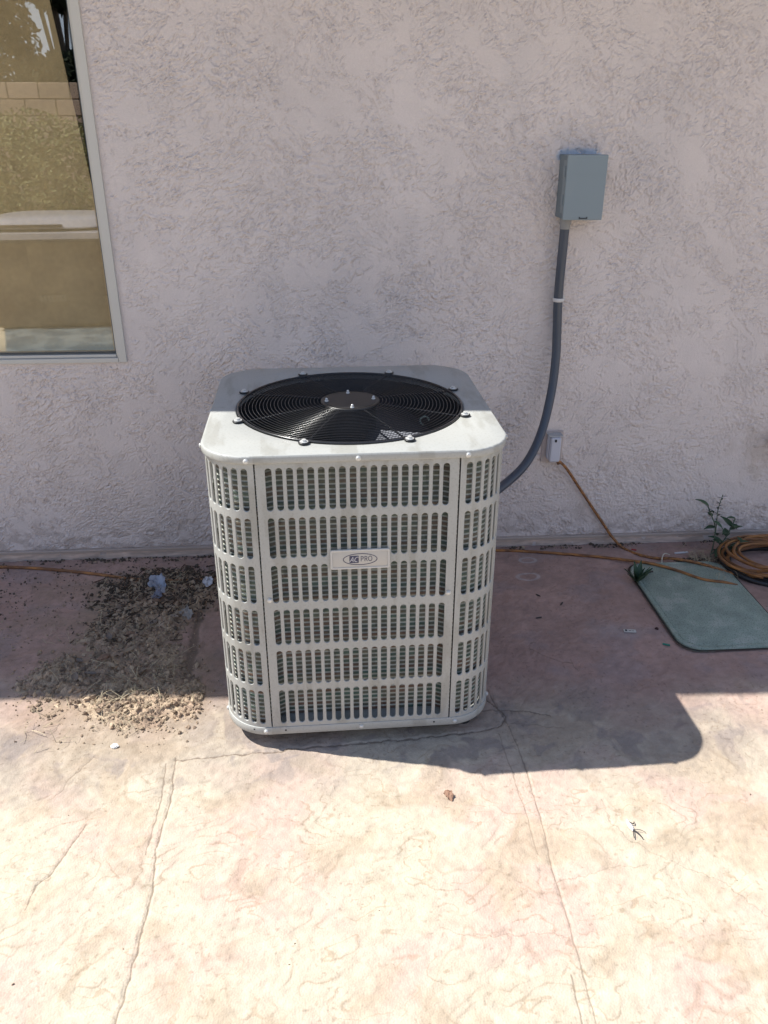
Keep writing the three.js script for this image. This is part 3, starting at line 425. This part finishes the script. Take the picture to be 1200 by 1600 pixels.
{
  const vl = thing('valve_box_lid', 'green plastic valve box lid with rounded corners set in the concrete', 'lid', [1.305, 0, 0.468], 0.0);
  const vt = dataTex(512, 768, (i, j, o) => { const x = i / 512, y = j / 768, n = fbm(x * 5, y * 7, 4), d = sm(0.02, 0.3, n), q = noise(x * 120, y * 170) * 0.25, sp = sm(0.3, 0.5, noise(x * 70 + 5, y * 100)); const f = (1 + 0.35 * n + q) * (1 - 0.3 * sp); o[0] = mix(0.26, 0.30, d) * f; o[1] = mix(0.325, 0.34, d) * f; o[2] = mix(0.27, 0.295, d) * f; }, true);
  vt.repeat.set(2.6, 1.75); vt.offset.set(0.5, 0.5);
  const vm = new THREE.MeshStandardMaterial({ map: vt, roughness: 0.7 });
  const vb = dataTex(256, 256, (i, j, o) => { const a = (i % 16) / 16, b = (j % 16) / 16; o[0] = o[1] = o[2] = 0.5 + 0.5 * sm(0.35, 0.2, Math.hypot(a - 0.5, b - 0.5)) + 0.2 * noise(i / 6, j / 6); }); vb.repeat.set(8, 8); vm.bumpMap = vb; vm.bumpScale = 0.0008;
  const ex = (s, d, y, b = 0.003) => toCreasedNormals(new THREE.ExtrudeGeometry(s, { depth: d, bevelEnabled: true, bevelThickness: b, bevelSize: b, bevelSegments: 2, curveSegments: 14 }).rotateX(-Math.PI / 2).translate(0, y, 0), 0.7);
  const rim = rrect(-0.186, 0.186, -0.283, 0.283, 0.07); rim.holes.push(rrect(-0.173, 0.173, -0.270, 0.270, 0.06));
  mesh('rim', ex(rim, 0.022, -0.012, 0.002), vm, vl); mesh('lid', ex(rrect(-0.169, 0.169, -0.266, 0.266, 0.057), 0.022, -0.012), vm, vl);
  mesh('soil_gap', new THREE.ShapeGeometry(rrect(-0.196, 0.196, -0.293, 0.293, 0.075)).rotateX(-Math.PI / 2).translate(0, 0.006, 0), std(0.05, 0.04, 0.032, 1), vl);
}
{
  const tp = thing('hose_tap', 'dark brass garden tap on the wall above the cord coil', 'tap', [1.718, 0.434, 0]), br = std(0.07, 0.045, 0.03, 0.5, { metalness: 0.4 });
  mesh('flange', new THREE.CylinderGeometry(0.026, 0.028, 0.008, 18).rotateX(Math.PI / 2).translate(0, 0, 0.004), br, tp);
  mesh('body', [new THREE.CylinderGeometry(0.011, 0.012, 0.06, 14).rotateX(Math.PI / 2).translate(0, 0, 0.036), tube([[0, 0, 0.05], [0, -0.004, 0.075], [0, -0.03, 0.09], [0, -0.052, 0.095]], 0.0115, 16, 12)], br, tp);
  mesh('handle', [new THREE.CylinderGeometry(0.004, 0.004, 0.04, 10).translate(0, 0.025, 0.058), new THREE.TorusGeometry(0.018, 0.0045, 8, 20).rotateX(Math.PI / 2).translate(0, 0.046, 0.058)], br, tp);
}

// ------------------------------------------------------------------ soil, clods, straw, litter
const soilTex = dataTex(512, 512, (i, j, o) => { const x = i / 512, y = j / 512, n = fbm(x * 8, y * 8, 5), q = noise(x * 128, y * 128) * 0.3, f = 1 + 0.8 * n + q; const t = sm(-0.2, 0.25, fbm(x * 4 + 9, y * 4, 3)); o[0] = mix(0.30, 0.41, t) * f; o[1] = mix(0.215, 0.315, t) * f; o[2] = mix(0.155, 0.22, t) * f; }, true);
soilTex.repeat.set(2.2, 2.2);
const soilMat = new THREE.MeshStandardMaterial({ map: soilTex, roughness: 1 });
const soilY = (x, z) => groundY(x, z) - 0.009 + pileW(x, z) * (0.018 + 0.030 * fbm(x * 12, z * 12, 3) + 0.012 * Math.abs(fbm(x * 55, z * 55, 4)) + 0.006 * noise(x * 130, z * 130));
stuff(tag(mesh('soil', grid(170, 230, (i, j) => { const x = -1.12 + 0.72 * i / 170, z = 1.13 - 1.05 * j / 230; return [x, soilY(x, z), z]; }, p => [p[0], p[2]]), soilMat), 'heap of loose brown soil spread on the concrete left of the air conditioner', 'soil'));
function lumpGeo(k) { const g = new THREE.IcosahedronGeometry(1, 2), p = g.attributes.position; for (let i = 0; i < p.count; i++) { const x = p.getX(i), y = p.getY(i), z = p.getZ(i), f = 1 + 0.9 * fbm(x * 1.3 + k * 7, y * 1.3 + z * 0.9 + k, 3) + 0.5 * fbm(z * 2.4 + k, x * 2.4 + y * 2, 2); p.setXYZ(i, x * f, y * f * 0.52, z * f * 0.75); } return toCreasedNormals(g, 0.35); }
const lumps = [0, 1, 2, 3, 4].map(lumpGeo), top = (x, z) => Math.max(groundY(x, z), soilY(x, z));
const M4 = new THREE.Matrix4(), Q = new THREE.Quaternion(), EU = new THREE.Euler();
function scatter(name, geo, mat, list, label, category) { const m = new THREE.InstancedMesh(geo, mat, list.length); m.name = numbered(name); m.castShadow = m.receiveShadow = true; list.forEach(([x, y, z, sx, sy, sz, a, b, c, col], i) => { M4.compose(V(x, y, z), Q.setFromEuler(EU.set(a, b, c)), V(sx, sy, sz)); m.setMatrixAt(i, M4); m.setColorAt(i, col); }); scene.add(m); return stuff(tag(m, label, category)); }
const soilCol = () => { const f = rr(0.65, 1.3), t = rnd(); return lin(mix(0.27, 0.41, t) * f, mix(0.195, 0.315, t) * f, mix(0.14, 0.22, t) * f); };
{
  const white = std(1, 1, 1, 1), L = [];
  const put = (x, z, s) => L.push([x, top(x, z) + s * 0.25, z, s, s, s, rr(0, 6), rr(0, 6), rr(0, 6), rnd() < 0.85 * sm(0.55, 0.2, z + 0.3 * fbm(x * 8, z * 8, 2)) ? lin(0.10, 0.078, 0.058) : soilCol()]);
  for (let i = 0; i < 60000 && L.length < 7500; i++) { const x = rr(-1.12, -0.40), z = rr(0.08, 1.12), p = pileW(x, z); if (rnd() < p * 1.1) put(x, z, 0.0012 + 0.0085 * Math.pow(rnd(), 4)); }
  for (let i = 0; i < 2600; i++) { const x = rr(-1.15, -0.35), z = rr(0.5, 1.2), d = seg2(x, z, -0.82, 0.84, -0.50, 0.92); if (rnd() < sm(0.26, 0.02, d)) put(x, z, 0.0008 + 0.004 * Math.pow(rnd(), 4)); }
  for (let i = 0; i < 2600; i++) { const x = rr(-1.5, -0.45), z = rr(0.03, 0.85); if (fbm(x * 5, z * 5, 3) > -0.12 + 0.35 * sm(0.3, 0.9, z)) put(x, z, 0.0012 + 0.0042 * Math.pow(rnd(), 3)); }
  for (let i = 0; i < 1500; i++) { const x = rr(-1.6, 2.0), z = 0.004 + 0.03 * Math.pow(rnd(), 2); if (fbm(x * 4 + 3, 5, 3) > -0.1) put(x, z, 0.0015 + 0.006 * Math.pow(rnd(), 2.5)); }
  for (let i = 0; i < 120; i++) put(rr(-1.4, 1.9), rr(0.1, 2.1), 0.0009 + 0.0022 * Math.pow(rnd(), 3));
  for (let i = 0; i < 700; i++) { const a = rr(0, 6.28), d = Math.pow(rnd(), 0.7) * 0.11; put(1.43 + d * Math.cos(a), 0.14 + d * 0.6 * Math.abs(Math.sin(a)), 0.0015 + 0.004 * Math.pow(rnd(), 2)); }
  scatter('soil_crumbs', lumps[1], white, L, 'small soil crumbs strewn over the heap and along the wall', 'soil');
  const T = []; for (let i = 0; i < 4000 && T.length < 300; i++) { const x = rr(-1.0, -0.42), z = rr(0.08, 0.75); if (rnd() < pileW(x, z) * sm(0.8, 0.1, z)) { const f = rr(0.5, 1.2), l = rr(0.012, 0.05); T.push([x, top(x, z) + rr(0.002, 0.012), z, l, 0.0012 + 0.0016 * rnd(), 0.0014, rr(-0.3, 0.3), rr(0, 6.28), rr(-0.35, 0.35), lin(0.10 * f, 0.07 * f, 0.05 * f)]); } }
  scatter('twigs', new THREE.CylinderGeometry(1, 0.7, 1, 5).rotateZ(Math.PI / 2), white, T, 'dark dry twigs mixed into the soil heap near the wall', 'twigs');
  // straw and dry grass blades
  const sg = grid(6, 1, (i, j) => { const t = i / 6 - 0.5; return [t, 0.10 * (1 - 4 * t * t), (j - 0.5) * 0.03 + 0.12 * t * t]; }, (p, i, j) => [i, j]), S = [];
  const straw = (x, z, l, lift = 0.004, tilt = 0.25) => { const f = rr(0.7, 1.2); S.push([x, top(x, z) + lift, z, l, l, l, rr(-tilt, tilt), rr(0, 6.28), rr(-tilt, tilt), lin(0.42 * f, 0.35 * f, 0.235 * f)]); };
  for (let i = 0; i < 9000 && S.length < 230; i++) { const x = rr(-1.05, -0.40), z = rr(0.1, 1.12); if (rnd() < pileW(x, z) * 0.6) straw(x, z, rr(0.012, 0.06), rr(0.002, 0.012), 0.4); }
  for (const [cx, cz, r, n] of [[-0.60, 0.23, 0.07, 90], [-0.64, 0.83, 0.06, 80], [-0.55, 0.74, 0.06, 60], [-0.62, 0.95, 0.10, 70], [-0.85, 0.99, 0.07, 18], [-0.78, 1.05, 0.06, 12], [1.43, 0.15, 0.05, 150], [1.46, 0.30, 0.05, 30], [-0.93, 0.55, 0.06, 20]]) for (let i = 0; i < n; i++) { const a = rr(0, 6.28), d = r * Math.sqrt(rnd()); straw(cx + d * Math.cos(a), cz + d * Math.sin(a), rr(0.012, 0.055), rr(0.002, 0.018), 0.7); }
  for (let i = 0; i < 45; i++) straw(rr(-1.4, 1.8), rr(0.1, 2.1), rr(0.006, 0.022), 0.002, 0.05);
  for (let i = 0; i < 90; i++) straw(rr(-1.5, 1.9), rr(0.01, 0.06), rr(0.01, 0.05), 0.004, 0.3);
  scatter('straw', sg, std(1, 1, 1, 0.9, { side: THREE.DoubleSide }), S, 'dry straw and grass blades scattered over the soil and concrete', 'straw');
}
{ // clods and stones that can be told apart
  const cmats = [std(0.36, 0.275, 0.20, 1), std(0.42, 0.33, 0.235, 1), std(0.30, 0.225, 0.17, 1), std(0.38, 0.25, 0.18, 1)].map(m => { m.bumpMap = grainBump; m.bumpScale = 0.004; return m; });
  const C = [];
  for (const [x, z, s] of [[-0.728, 0.826, 0.017], [-0.645, 0.838, 0.017], [-0.775, 0.815, 0.013], [-0.70, 0.80, 0.011], [-0.665, 0.875, 0.014], [-0.61, 0.86, 0.012], [-0.835, 0.80, 0.013], [-0.73, 0.70, 0.021], [-0.755, 0.655, 0.018], [-0.70, 0.62, 0.016], [-0.79, 0.73, 0.014], [-0.68, 0.55, 0.015], [-0.72, 0.50, 0.018], [-0.66, 0.44, 0.015], [-0.75, 0.38, 0.017], [-0.63, 0.36, 0.013], [-0.70, 0.30, 0.016], [-0.60, 0.66, 0.012], [-0.64, 0.92, 0.012], [-0.69, 0.94, 0.010], [-0.80, 0.60, 0.012], [-0.57, 0.55, 0.010], [-0.85, 0.74, 0.011], [-0.58, 0.92, 0.011]]) C.push([x, z, s]);
  C.forEach(([x, z, s], i) => { const m = mesh('clod', lumps[i % 5], cmats[i % 4]); m.scale.setScalar(s); m.position.set(x, top(x, z) + s * 0.3, z); m.rotation.set(rr(-0.3, 0.3), rr(0, 6), rr(-0.3, 0.3)); tag(m, z > 0.79 ? 'pale soil clod on the sunlit front of the soil heap' : 'dark soil clod on the shaded part of the soil heap', 'clod', z > 0.79 ? 'clods in the sun' : 'clods in the shade'); });
  const chip = (w, l, k) => grid(5, 7, (i, j) => { const u = i / 5 - 0.5, v = j / 7 - 0.5, n = 1 - 0.7 * Math.pow(Math.abs(v * 2), 2.4); return [u * w * n, 0.25 * w * (u * u * 4) + 0.15 * l * v * v + 0.1 * w * noise(u * 4 + k, v * 4), -v * l]; }, (p, i, j) => [i / 5, j / 7]);
  const lm = [std(0.30, 0.23, 0.16, 0.85, { side: THREE.DoubleSide }), std(0.16, 0.13, 0.11, 0.85, { side: THREE.DoubleSide }), std(0.24, 0.19, 0.15, 0.85, { side: THREE.DoubleSide })];
  [[-0.70, 0.74, 0.9], [-0.755, 0.77, 1.4], [-0.80, 0.78, 0.3], [-0.66, 0.66, 2.1], [-0.74, 0.58, 0.6], [-0.62, 0.49, 1.9], [-0.69, 0.41, 2.6], [-0.78, 0.47, 0.2], [-0.55, 0.47, 1.2], [-0.73, 0.25, 0.8], [-0.81, 0.69, 1.0], [-0.60, 0.76, 2.8]].forEach(([x, z, a], i) => { const m = mesh('dead_leaf', chip(rr(0.014, 0.022), rr(0.03, 0.046), i * 3), lm[i % 3]); m.position.set(x, top(x, z) + 0.009, z); m.rotation.set(rr(-0.3, 0.3), a, rr(-0.4, 0.4)); tag(m, 'curled dead leaf lying on the soil heap', 'leaf', 'dead leaves on the soil heap'); });
  const scrap = (name, w, l, x, z, a, m, label, cat, up = 0.02, rx = 0, rz = 0) => { const g = grid(10, 10, (i, j) => { const u = i / 10 - 0.5, v = j / 10 - 0.5, a = Math.atan2(v, u), m = Math.max(Math.abs(u), Math.abs(v)) / (Math.hypot(u, v) + 1e-6), q = m * (1 + 0.75 * fbm(Math.cos(a) * 1.2 + x * 50, Math.sin(a) * 1.2 + z * 30, 3)); return [u * w * q * 1.1, 0.5 * w * fbm(u * 3.5 + x * 9, v * 3.5 + z, 3) + 0.5 * w * u * u, -v * l * q * 1.1]; }, (p, i, j) => [i / 10, j / 10]); const o = mesh(name, g, m); o.position.set(x, top(x, z) + up, z); o.rotation.set(rx, a, rz); return tag(o, label, cat); };
  const ds = { side: THREE.DoubleSide };
  scrap('plastic_scrap', 0.055, 0.075, -0.642, 0.262, 0.5, std(0.30, 0.34, 0.42, 0.35, ds), 'crumpled blue-grey plastic scrap on top of the soil heap', 'scrap', 0.024, 0.45, -0.2);
  scrap('plastic_scrap', 0.04, 0.035, -0.632, 0.335, 1.1, std(0.16, 0.17, 0.22, 0.4, ds), 'small dark slate-coloured plastic piece in front of blue-grey scrap', 'scrap', 0.012, 0.2, 0.1);
  scrap('paper_scrap', 0.045, 0.05, -0.515, 0.435, 0.7, std(0.34, 0.31, 0.28, 0.8, ds), 'grey torn paper flap at the right edge of the soil heap', 'scrap', 0.012, 0.35, 0.3);
  scrap('paper_scrap', 0.035, 0.035, -0.462, 0.245, 0.2, std(0.55, 0.55, 0.58, 0.7, ds), 'white scrap peeking out beside the air conditioner left corner', 'scrap', 0.016, 0.6, 0);
  scrap('dry_leaf', 0.022, 0.026, 0.274, 1.327, 0.5, std(0.26, 0.15, 0.10, 0.8, ds), 'small crumpled brown leaf on the sunlit concrete', 'leaf', 0.007, 0.2, 0.3);
  const wp = mesh('pebble', lumps[2], std(0.72, 0.70, 0.66, 0.6)); wp.scale.setScalar(0.0095); wp.position.set(-0.612, top(-0.612, 1.087) + 0.005, 1.087); tag(wp, 'small white pebble on the sunlit concrete in front of the soil', 'pebble');
  const tg = thing('paper_tag', 'small white printed tag lying on the shaded concrete', 'tag', [0.982, groundY(0.982, 0.629) + 0.003, 0.629], -0.15);
  mesh('card', new RoundedBoxGeometry(0.040, 0.002, 0.017, 2, 0.0009), std(0.55, 0.54, 0.50, 0.6), tg);
  mesh('print', [box(-0.016, -0.009, 0.0012, 0.0016, -0.005, 0.004), box(-0.004, 0.004, 0.0012, 0.0016, -0.001, 0.0015), box(0.006, 0.014, 0.0012, 0.0016, 0.0, 0.002)], std(0.03, 0.03, 0.035, 0.7), tg);
  tag(mesh('plastic_bit', box(1.064, 1.088, groundY(1.076, 0.711), groundY(1.076, 0.711) + 0.004, 0.707, 0.714, 0.0015).translate(-1.076, 0, -0.711).rotateY(-0.45).translate(1.076, 0.001, 0.711), std(0.02, 0.20, 0.14, 0.5)), 'tiny bright green plastic strip on the concrete near valve lid', 'plastic bit');
  const db = mesh('bark_bit', lumps[3], std(0.05, 0.02, 0.018, 0.8)); db.scale.set(0.006, 0.005, 0.010); db.position.set(1.079, groundY(1.079, 0.617) + 0.003, 0.617); tag(db, 'tiny dark reddish bit on the concrete left of valve lid', 'debris');
  const fe = thing('feather', 'little black and white feather scrap on the sunlit concrete', 'feather', [0.70, groundY(0.70, 1.462) + 0.003, 1.462], 0.15);
  mesh('down', grid(4, 6, (i, j) => { const u = i / 4 - 0.5, v = j / 6; return [u * 0.012 * Math.sin(Math.PI * (0.1 + 0.85 * v)), 0.004 * (1 - 4 * u * u), 0.008 - 0.034 * v]; }, (p, i, j) => [i, j]), std(0.72, 0.70, 0.74, 0.8, ds), fe);
  for (const [x1, z1, w] of [[-0.010, 0.030, 0.0011], [0.010, 0.034, 0.0013], [0.026, 0.020, 0.0007], [0.014, -0.016, 0.0014]]) mesh('barb', tube([[0, 0.003, z1 < 0 ? -0.018 : 0.006], [x1 * 0.6, 0.004, z1 * 0.6], [x1, 0.0015, z1]], w, 8, 5), std(0.03, 0.028, 0.03, 0.6), fe);
}
{ // more litter by the wall and the lid
  const pale = std(0.55, 0.50, 0.40, 0.8), y = groundY(1.29, 0.13);
  tag(mesh('twig', tube([[1.255, y + 0.004, 0.20], [1.268, y + 0.028, 0.165], [1.285, y + 0.030, 0.145], [1.315, y + 0.012, 0.125]], 0.0022, 16, 6), pale), 'pale dry stem bent over the two cords beside the valve lid', 'stem');
  tag(mesh('plastic_stick', box(-0.028, 0.028, 0, 0.005, -0.004, 0.004, 0.0015).rotateY(0.1).translate(1.375, groundY(1.375, 0.095), 0.095), std(0.62, 0.62, 0.62, 0.5)), 'small white plastic stick by the wall foot behind the cord', 'stick');
  tag(mesh('red_scrap', box(-0.010, 0.010, 0, 0.004, -0.004, 0.004, 0.0015).rotateY(-0.4).translate(1.195, groundY(1.195, 0.060), 0.060), std(0.35, 0.03, 0.03, 0.6)), 'tiny red scrap on the ground by the wall foot', 'scrap');
  for (const [x, z, a] of [[1.19, 0.26, 0.4], [0.80, 0.44, 1.0], [0.73, 0.38, 2.2], [0.70, 0.52, 0.2]]) { const m = mesh('bark_flake', lumps[Math.floor(a * 2) % 5], std(0.055, 0.045, 0.04, 0.9)); m.scale.set(0.012, 0.003, 0.004); m.position.set(x, (x > 1.12 ? 0.014 : groundY(x, z)) + 0.002, z); m.rotation.y = a; tag(m, x > 1.12 ? 'dark bark flake lying on the green valve lid' : 'dark bark flake on shaded concrete between air conditioner and valve lid', 'debris', x > 1.12 ? undefined : 'bark flakes on the shaded concrete'); }
}
// ------------------------------------------------------------------ weeds
{
  const green = [std(0.035, 0.075, 0.035, 0.6, { side: THREE.DoubleSide }), std(0.05, 0.095, 0.05, 0.6, { side: THREE.DoubleSide })], stemM = std(0.09, 0.12, 0.075, 0.7), seedM = std(0.045, 0.045, 0.045, 0.8, { side: THREE.DoubleSide });
  const leafGeo = (w, l, b) => grid(4, 6, (i, j) => { const u = i / 4 - 0.5, v = j / 6, ww = Math.pow(Math.sin(Math.PI * Math.min(0.98, 0.06 + 0.94 * Math.pow(v, 0.8))), 0.9) * (1 + 0.25 * Math.sin(v * 19)); return [u * w * ww, b * l * v * v * -1 + 0.25 * w * Math.abs(u), v * l]; }, (p, i, j) => [i / 4, j / 6]);
  const wd = thing('weed', 'tall thin weed with dark leaves growing at the wall foot by cord coil', 'weed', [1.478, 0, 0.13]); wd.scale.setScalar(1.15);
  const A = leafGeo(0.034, 0.052, 0.4), B = leafGeo(0.012, 0.026, 0.3);
  const shoots = [[[0, 0, 0], [0.008, 0.06, -0.01], [0.006, 0.11, -0.02], [-0.012, 0.15, -0.03], [-0.026, 0.178, -0.03]], [[0.004, 0.02, 0], [0.018, 0.09, -0.03], [0.022, 0.15, -0.05], [0.034, 0.205, -0.06]], [[0.004, 0.01, 0], [0.035, 0.05, -0.005], [0.062, 0.09, -0.02], [0.078, 0.128, -0.03]], [[0, 0.01, 0], [0.05, 0.04, 0.01], [0.1, 0.055, 0.0]]];
  shoots.forEach((s, k) => {
    mesh('stem', tube(s, k === 1 ? 0.0016 : 0.0021, 16, 6), stemM, wd);
    const cv = new THREE.CatmullRomCurve3(s.map(p => V(...p))), n = [8, 14, 10, 9][k];
    for (let i = 0; i < n; i++) { const t = k === 1 ? 0.45 + 0.55 * i / n : 0.25 + 0.75 * i / (n - 1), p = cv.getPoint(Math.min(1, t)), m = mesh(k === 1 ? 'seed_head' : 'leaf', k === 1 ? B : A, k === 1 ? seedM : green[i % 2], wd); m.position.copy(p); m.rotation.set(k === 1 ? -0.6 : rr(-0.9, 0.4), i * 2.4 + k, 0, 'YXZ'); m.scale.setScalar(k === 1 ? rr(0.35, 0.6) : rr(0.45, 0.95)); }
  });
  const tf = thing('weed', 'small spiky green weed sprouting at the left corner of valve lid', 'weed', [1.118, groundY(1.118, 0.315), 0.315]);
  const Lg = leafGeo(0.022, 0.08, 0.12);
  for (let i = 0; i < 15; i++) { const m = mesh('leaf', Lg, green[i % 2], tf); m.position.set(0, 0.004, 0); m.rotation.set(-rr(0.55, 1.3), i * 2.39, 0, 'YXZ'); m.scale.setScalar(rr(0.55, 1.05)); }
}
// ------------------------------------------------------------------ the yard that the window mirrors: block wall, bin, bush, trees
{
  const bw = thing('block_wall', 'tan concrete block garden wall mirrored in the window glass', 'wall', [0, 0, 9.4]);
  mesh('mortar', box(-8.0, 4.0, -0.02, 1.99, 0.012, 0.15), std(0.13, 0.095, 0.075, 1), bw);
  const bg = new RoundedBoxGeometry(0.385, 0.186, 0.10, 1, 0.008), bm = [std(0.50, 0.36, 0.27, 0.95), std(0.46, 0.335, 0.25, 0.95), std(0.53, 0.385, 0.295, 0.95)];
  for (let r = 0; r < 10; r++) for (let c = 0; c < 28; c++) { const m = mesh('block', bg, bm[Math.floor(hash(r, c, 9) * 3)], bw); m.position.set(-7.7 + c * 0.4 + (r % 2 ? 0.2 : 0), 0.0975 + r * 0.2, 0.05 + 0.004 * hash(r, c, 4)); }
  const bin = thing('storage_bin', 'brown plastic bin with a pale domed lid, mirrored in the window', 'bin', [-2.26, -0.006, 4.45], -0.08);
  const pl = std(0.21, 0.145, 0.10, 0.5), prof = (w0, w1, d0, d1, y0, y1, r) => { const g = new RoundedBoxGeometry(1, 1, 1, 3, r).translate(0, 0.5, 0), p = g.attributes.position; for (let i = 0; i < p.count; i++) { const t = p.getY(i); p.setXYZ(i, p.getX(i) * mix(w0, w1, t), y0 + t * (y1 - y0), p.getZ(i) * mix(d0, d1, t)); } g.computeVertexNormals(); return g; };
  mesh('body', prof(0.98, 1.10, 0.84, 0.94, 0.0, 0.70, 0.05), pl, bin);
  const ld = mesh('lid', [prof(1.20, 1.18, 1.04, 1.02, 0.705, 0.76, 0.1), prof(1.14, 0.84, 0.98, 0.62, 0.761, 0.862, 0.3)], std(0.44, 0.40, 0.41, 0.22), bin);
  mesh('groove', [box(-0.35, 0.15, 0.8, 0.812, -0.46, -0.415), box(-0.62, 0.62, 0.690, 0.704, -0.535, -0.49)], std(0.10, 0.075, 0.06, 0.6), ld);
  mesh('embossed_panel', [0, 1, 2, 3, 4, 5, 6].map(i => box(-0.10 + i * 0.03, -0.078 + i * 0.03, 0.22, 0.27, -0.462, -0.44)), std(0.36, 0.28, 0.20, 0.5), bin);
  function leaves(n, cx, cy, cz, rx, ry, rz, s, shape) { const P = [], C = []; for (let i = 0; i < n; i++) { let x, y, z, t = 0; do { x = rr(-1, 1); y = rr(-1, 1); z = rr(-1, 1); } while ((x * x + y * y + z * z > 1 - 0.5 * Math.abs(fbm(x * 2 + cx, y * 2 + z * 1.7, 3)) || noise(x * 3.1 + cx, y * 3.1 + z * 2) < shape) && t++ < 40); const p = V(cx + x * rx, cy + y * ry, cz + z * rz), a = V(rr(-1, 1), rr(-1, 1), rr(-1, 1)).normalize().multiplyScalar(s * rr(0.6, 1.3)), b = V(rr(-1, 1), rr(-1, 1), rr(-1, 1)).normalize().multiplyScalar(s * 0.5); for (const q of [p.clone().sub(a), p.clone().add(b), p.clone().add(a), p.clone().sub(a), p.clone().add(a), p.clone().sub(b)]) P.push(q.x, q.y, q.z); } const g = new THREE.BufferGeometry(); g.setAttribute('position', new THREE.Float32BufferAttribute(P, 3)); g.computeVertexNormals(); return g; }
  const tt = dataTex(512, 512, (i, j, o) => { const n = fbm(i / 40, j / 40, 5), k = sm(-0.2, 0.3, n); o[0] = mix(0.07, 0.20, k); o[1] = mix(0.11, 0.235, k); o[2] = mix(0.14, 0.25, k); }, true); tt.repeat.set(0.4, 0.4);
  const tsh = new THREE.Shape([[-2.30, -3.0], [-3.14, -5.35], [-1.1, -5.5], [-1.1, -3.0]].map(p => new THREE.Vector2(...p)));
  tag(mesh('shade_sheet', new THREE.ExtrudeGeometry(tsh, { depth: 0.012, bevelEnabled: false }).rotateX(-Math.PI / 2).translate(0, -0.02, 0), new THREE.MeshStandardMaterial({ map: tt, roughness: 0.8 })), 'added mottled blue-grey sheet standing in for shaded ground under the mirrored bin', 'shade_sheet');  // added sheet: its dark blue-grey stands in for shade on the yard ground
  const bush = thing('bush', 'dry yellow-green bush in front of the garden wall, mirrored in the window', 'bush', [-3.35, 0, 7.6]);
  mesh('foliage', leaves(18000, 0, 0.80, 0, 1.2, 0.90, 0.8, 0.03, -0.22), std(0.26, 0.24, 0.10, 0.8, { side: THREE.DoubleSide }), bush);
  mesh('stem', [0, 1, 2, 3, 4].map(i => tube([[0, 0, 0], [0.2 * Math.cos(i * 1.3), 0.5, 0.2 * Math.sin(i * 1.3)], [0.6 * Math.cos(i * 1.3), 1.15, 0.5 * Math.sin(i * 1.3)]], 0.018, 8, 6)), std(0.14, 0.10, 0.07, 0.9), bush);
  [['low dark leafy tree behind the garden wall, mirrored beside the window frame', -3.9, 12.2, 2.15, 1.0, 0.62], ['tall dark leafy tree behind the garden wall, mirrored at the top of the window', -5.75, 12.4, 3.1, 1.3, 1.7], ['high leafy branch above the garden wall, mirrored at the window top corner', -4.25, 12.6, 3.55, 0.42, 0.34]].forEach(([label, x, z, h, w, hh], k) => {
    const t = thing('tree', label, 'tree', [x, 0, z], 0, 'trees behind the garden wall');
    mesh('trunk', [tube([[0, 0, 0.3], [0.05, h * 0.4, 0.2], [0, h * 0.9, 0]], 0.09, 12, 8), tube([[0.02, h * 0.45, 0.2], [0.5 * w, h, 0.1]], 0.035, 8, 6), tube([[0.02, h * 0.4, 0.2], [-0.5 * w, h, -0.1]], 0.035, 8, 6)], std(0.10, 0.075, 0.055, 0.9), t);
    mesh('crown', leaves(k === 2 ? 2500 : 11000, 0, h - hh * 0.35, 0, w, hh, 1.0, 0.075, -0.2), std(0.018, 0.026, 0.010, 1.0, { side: THREE.DoubleSide }), t);
  });
}
renderer.render(scene, camera);
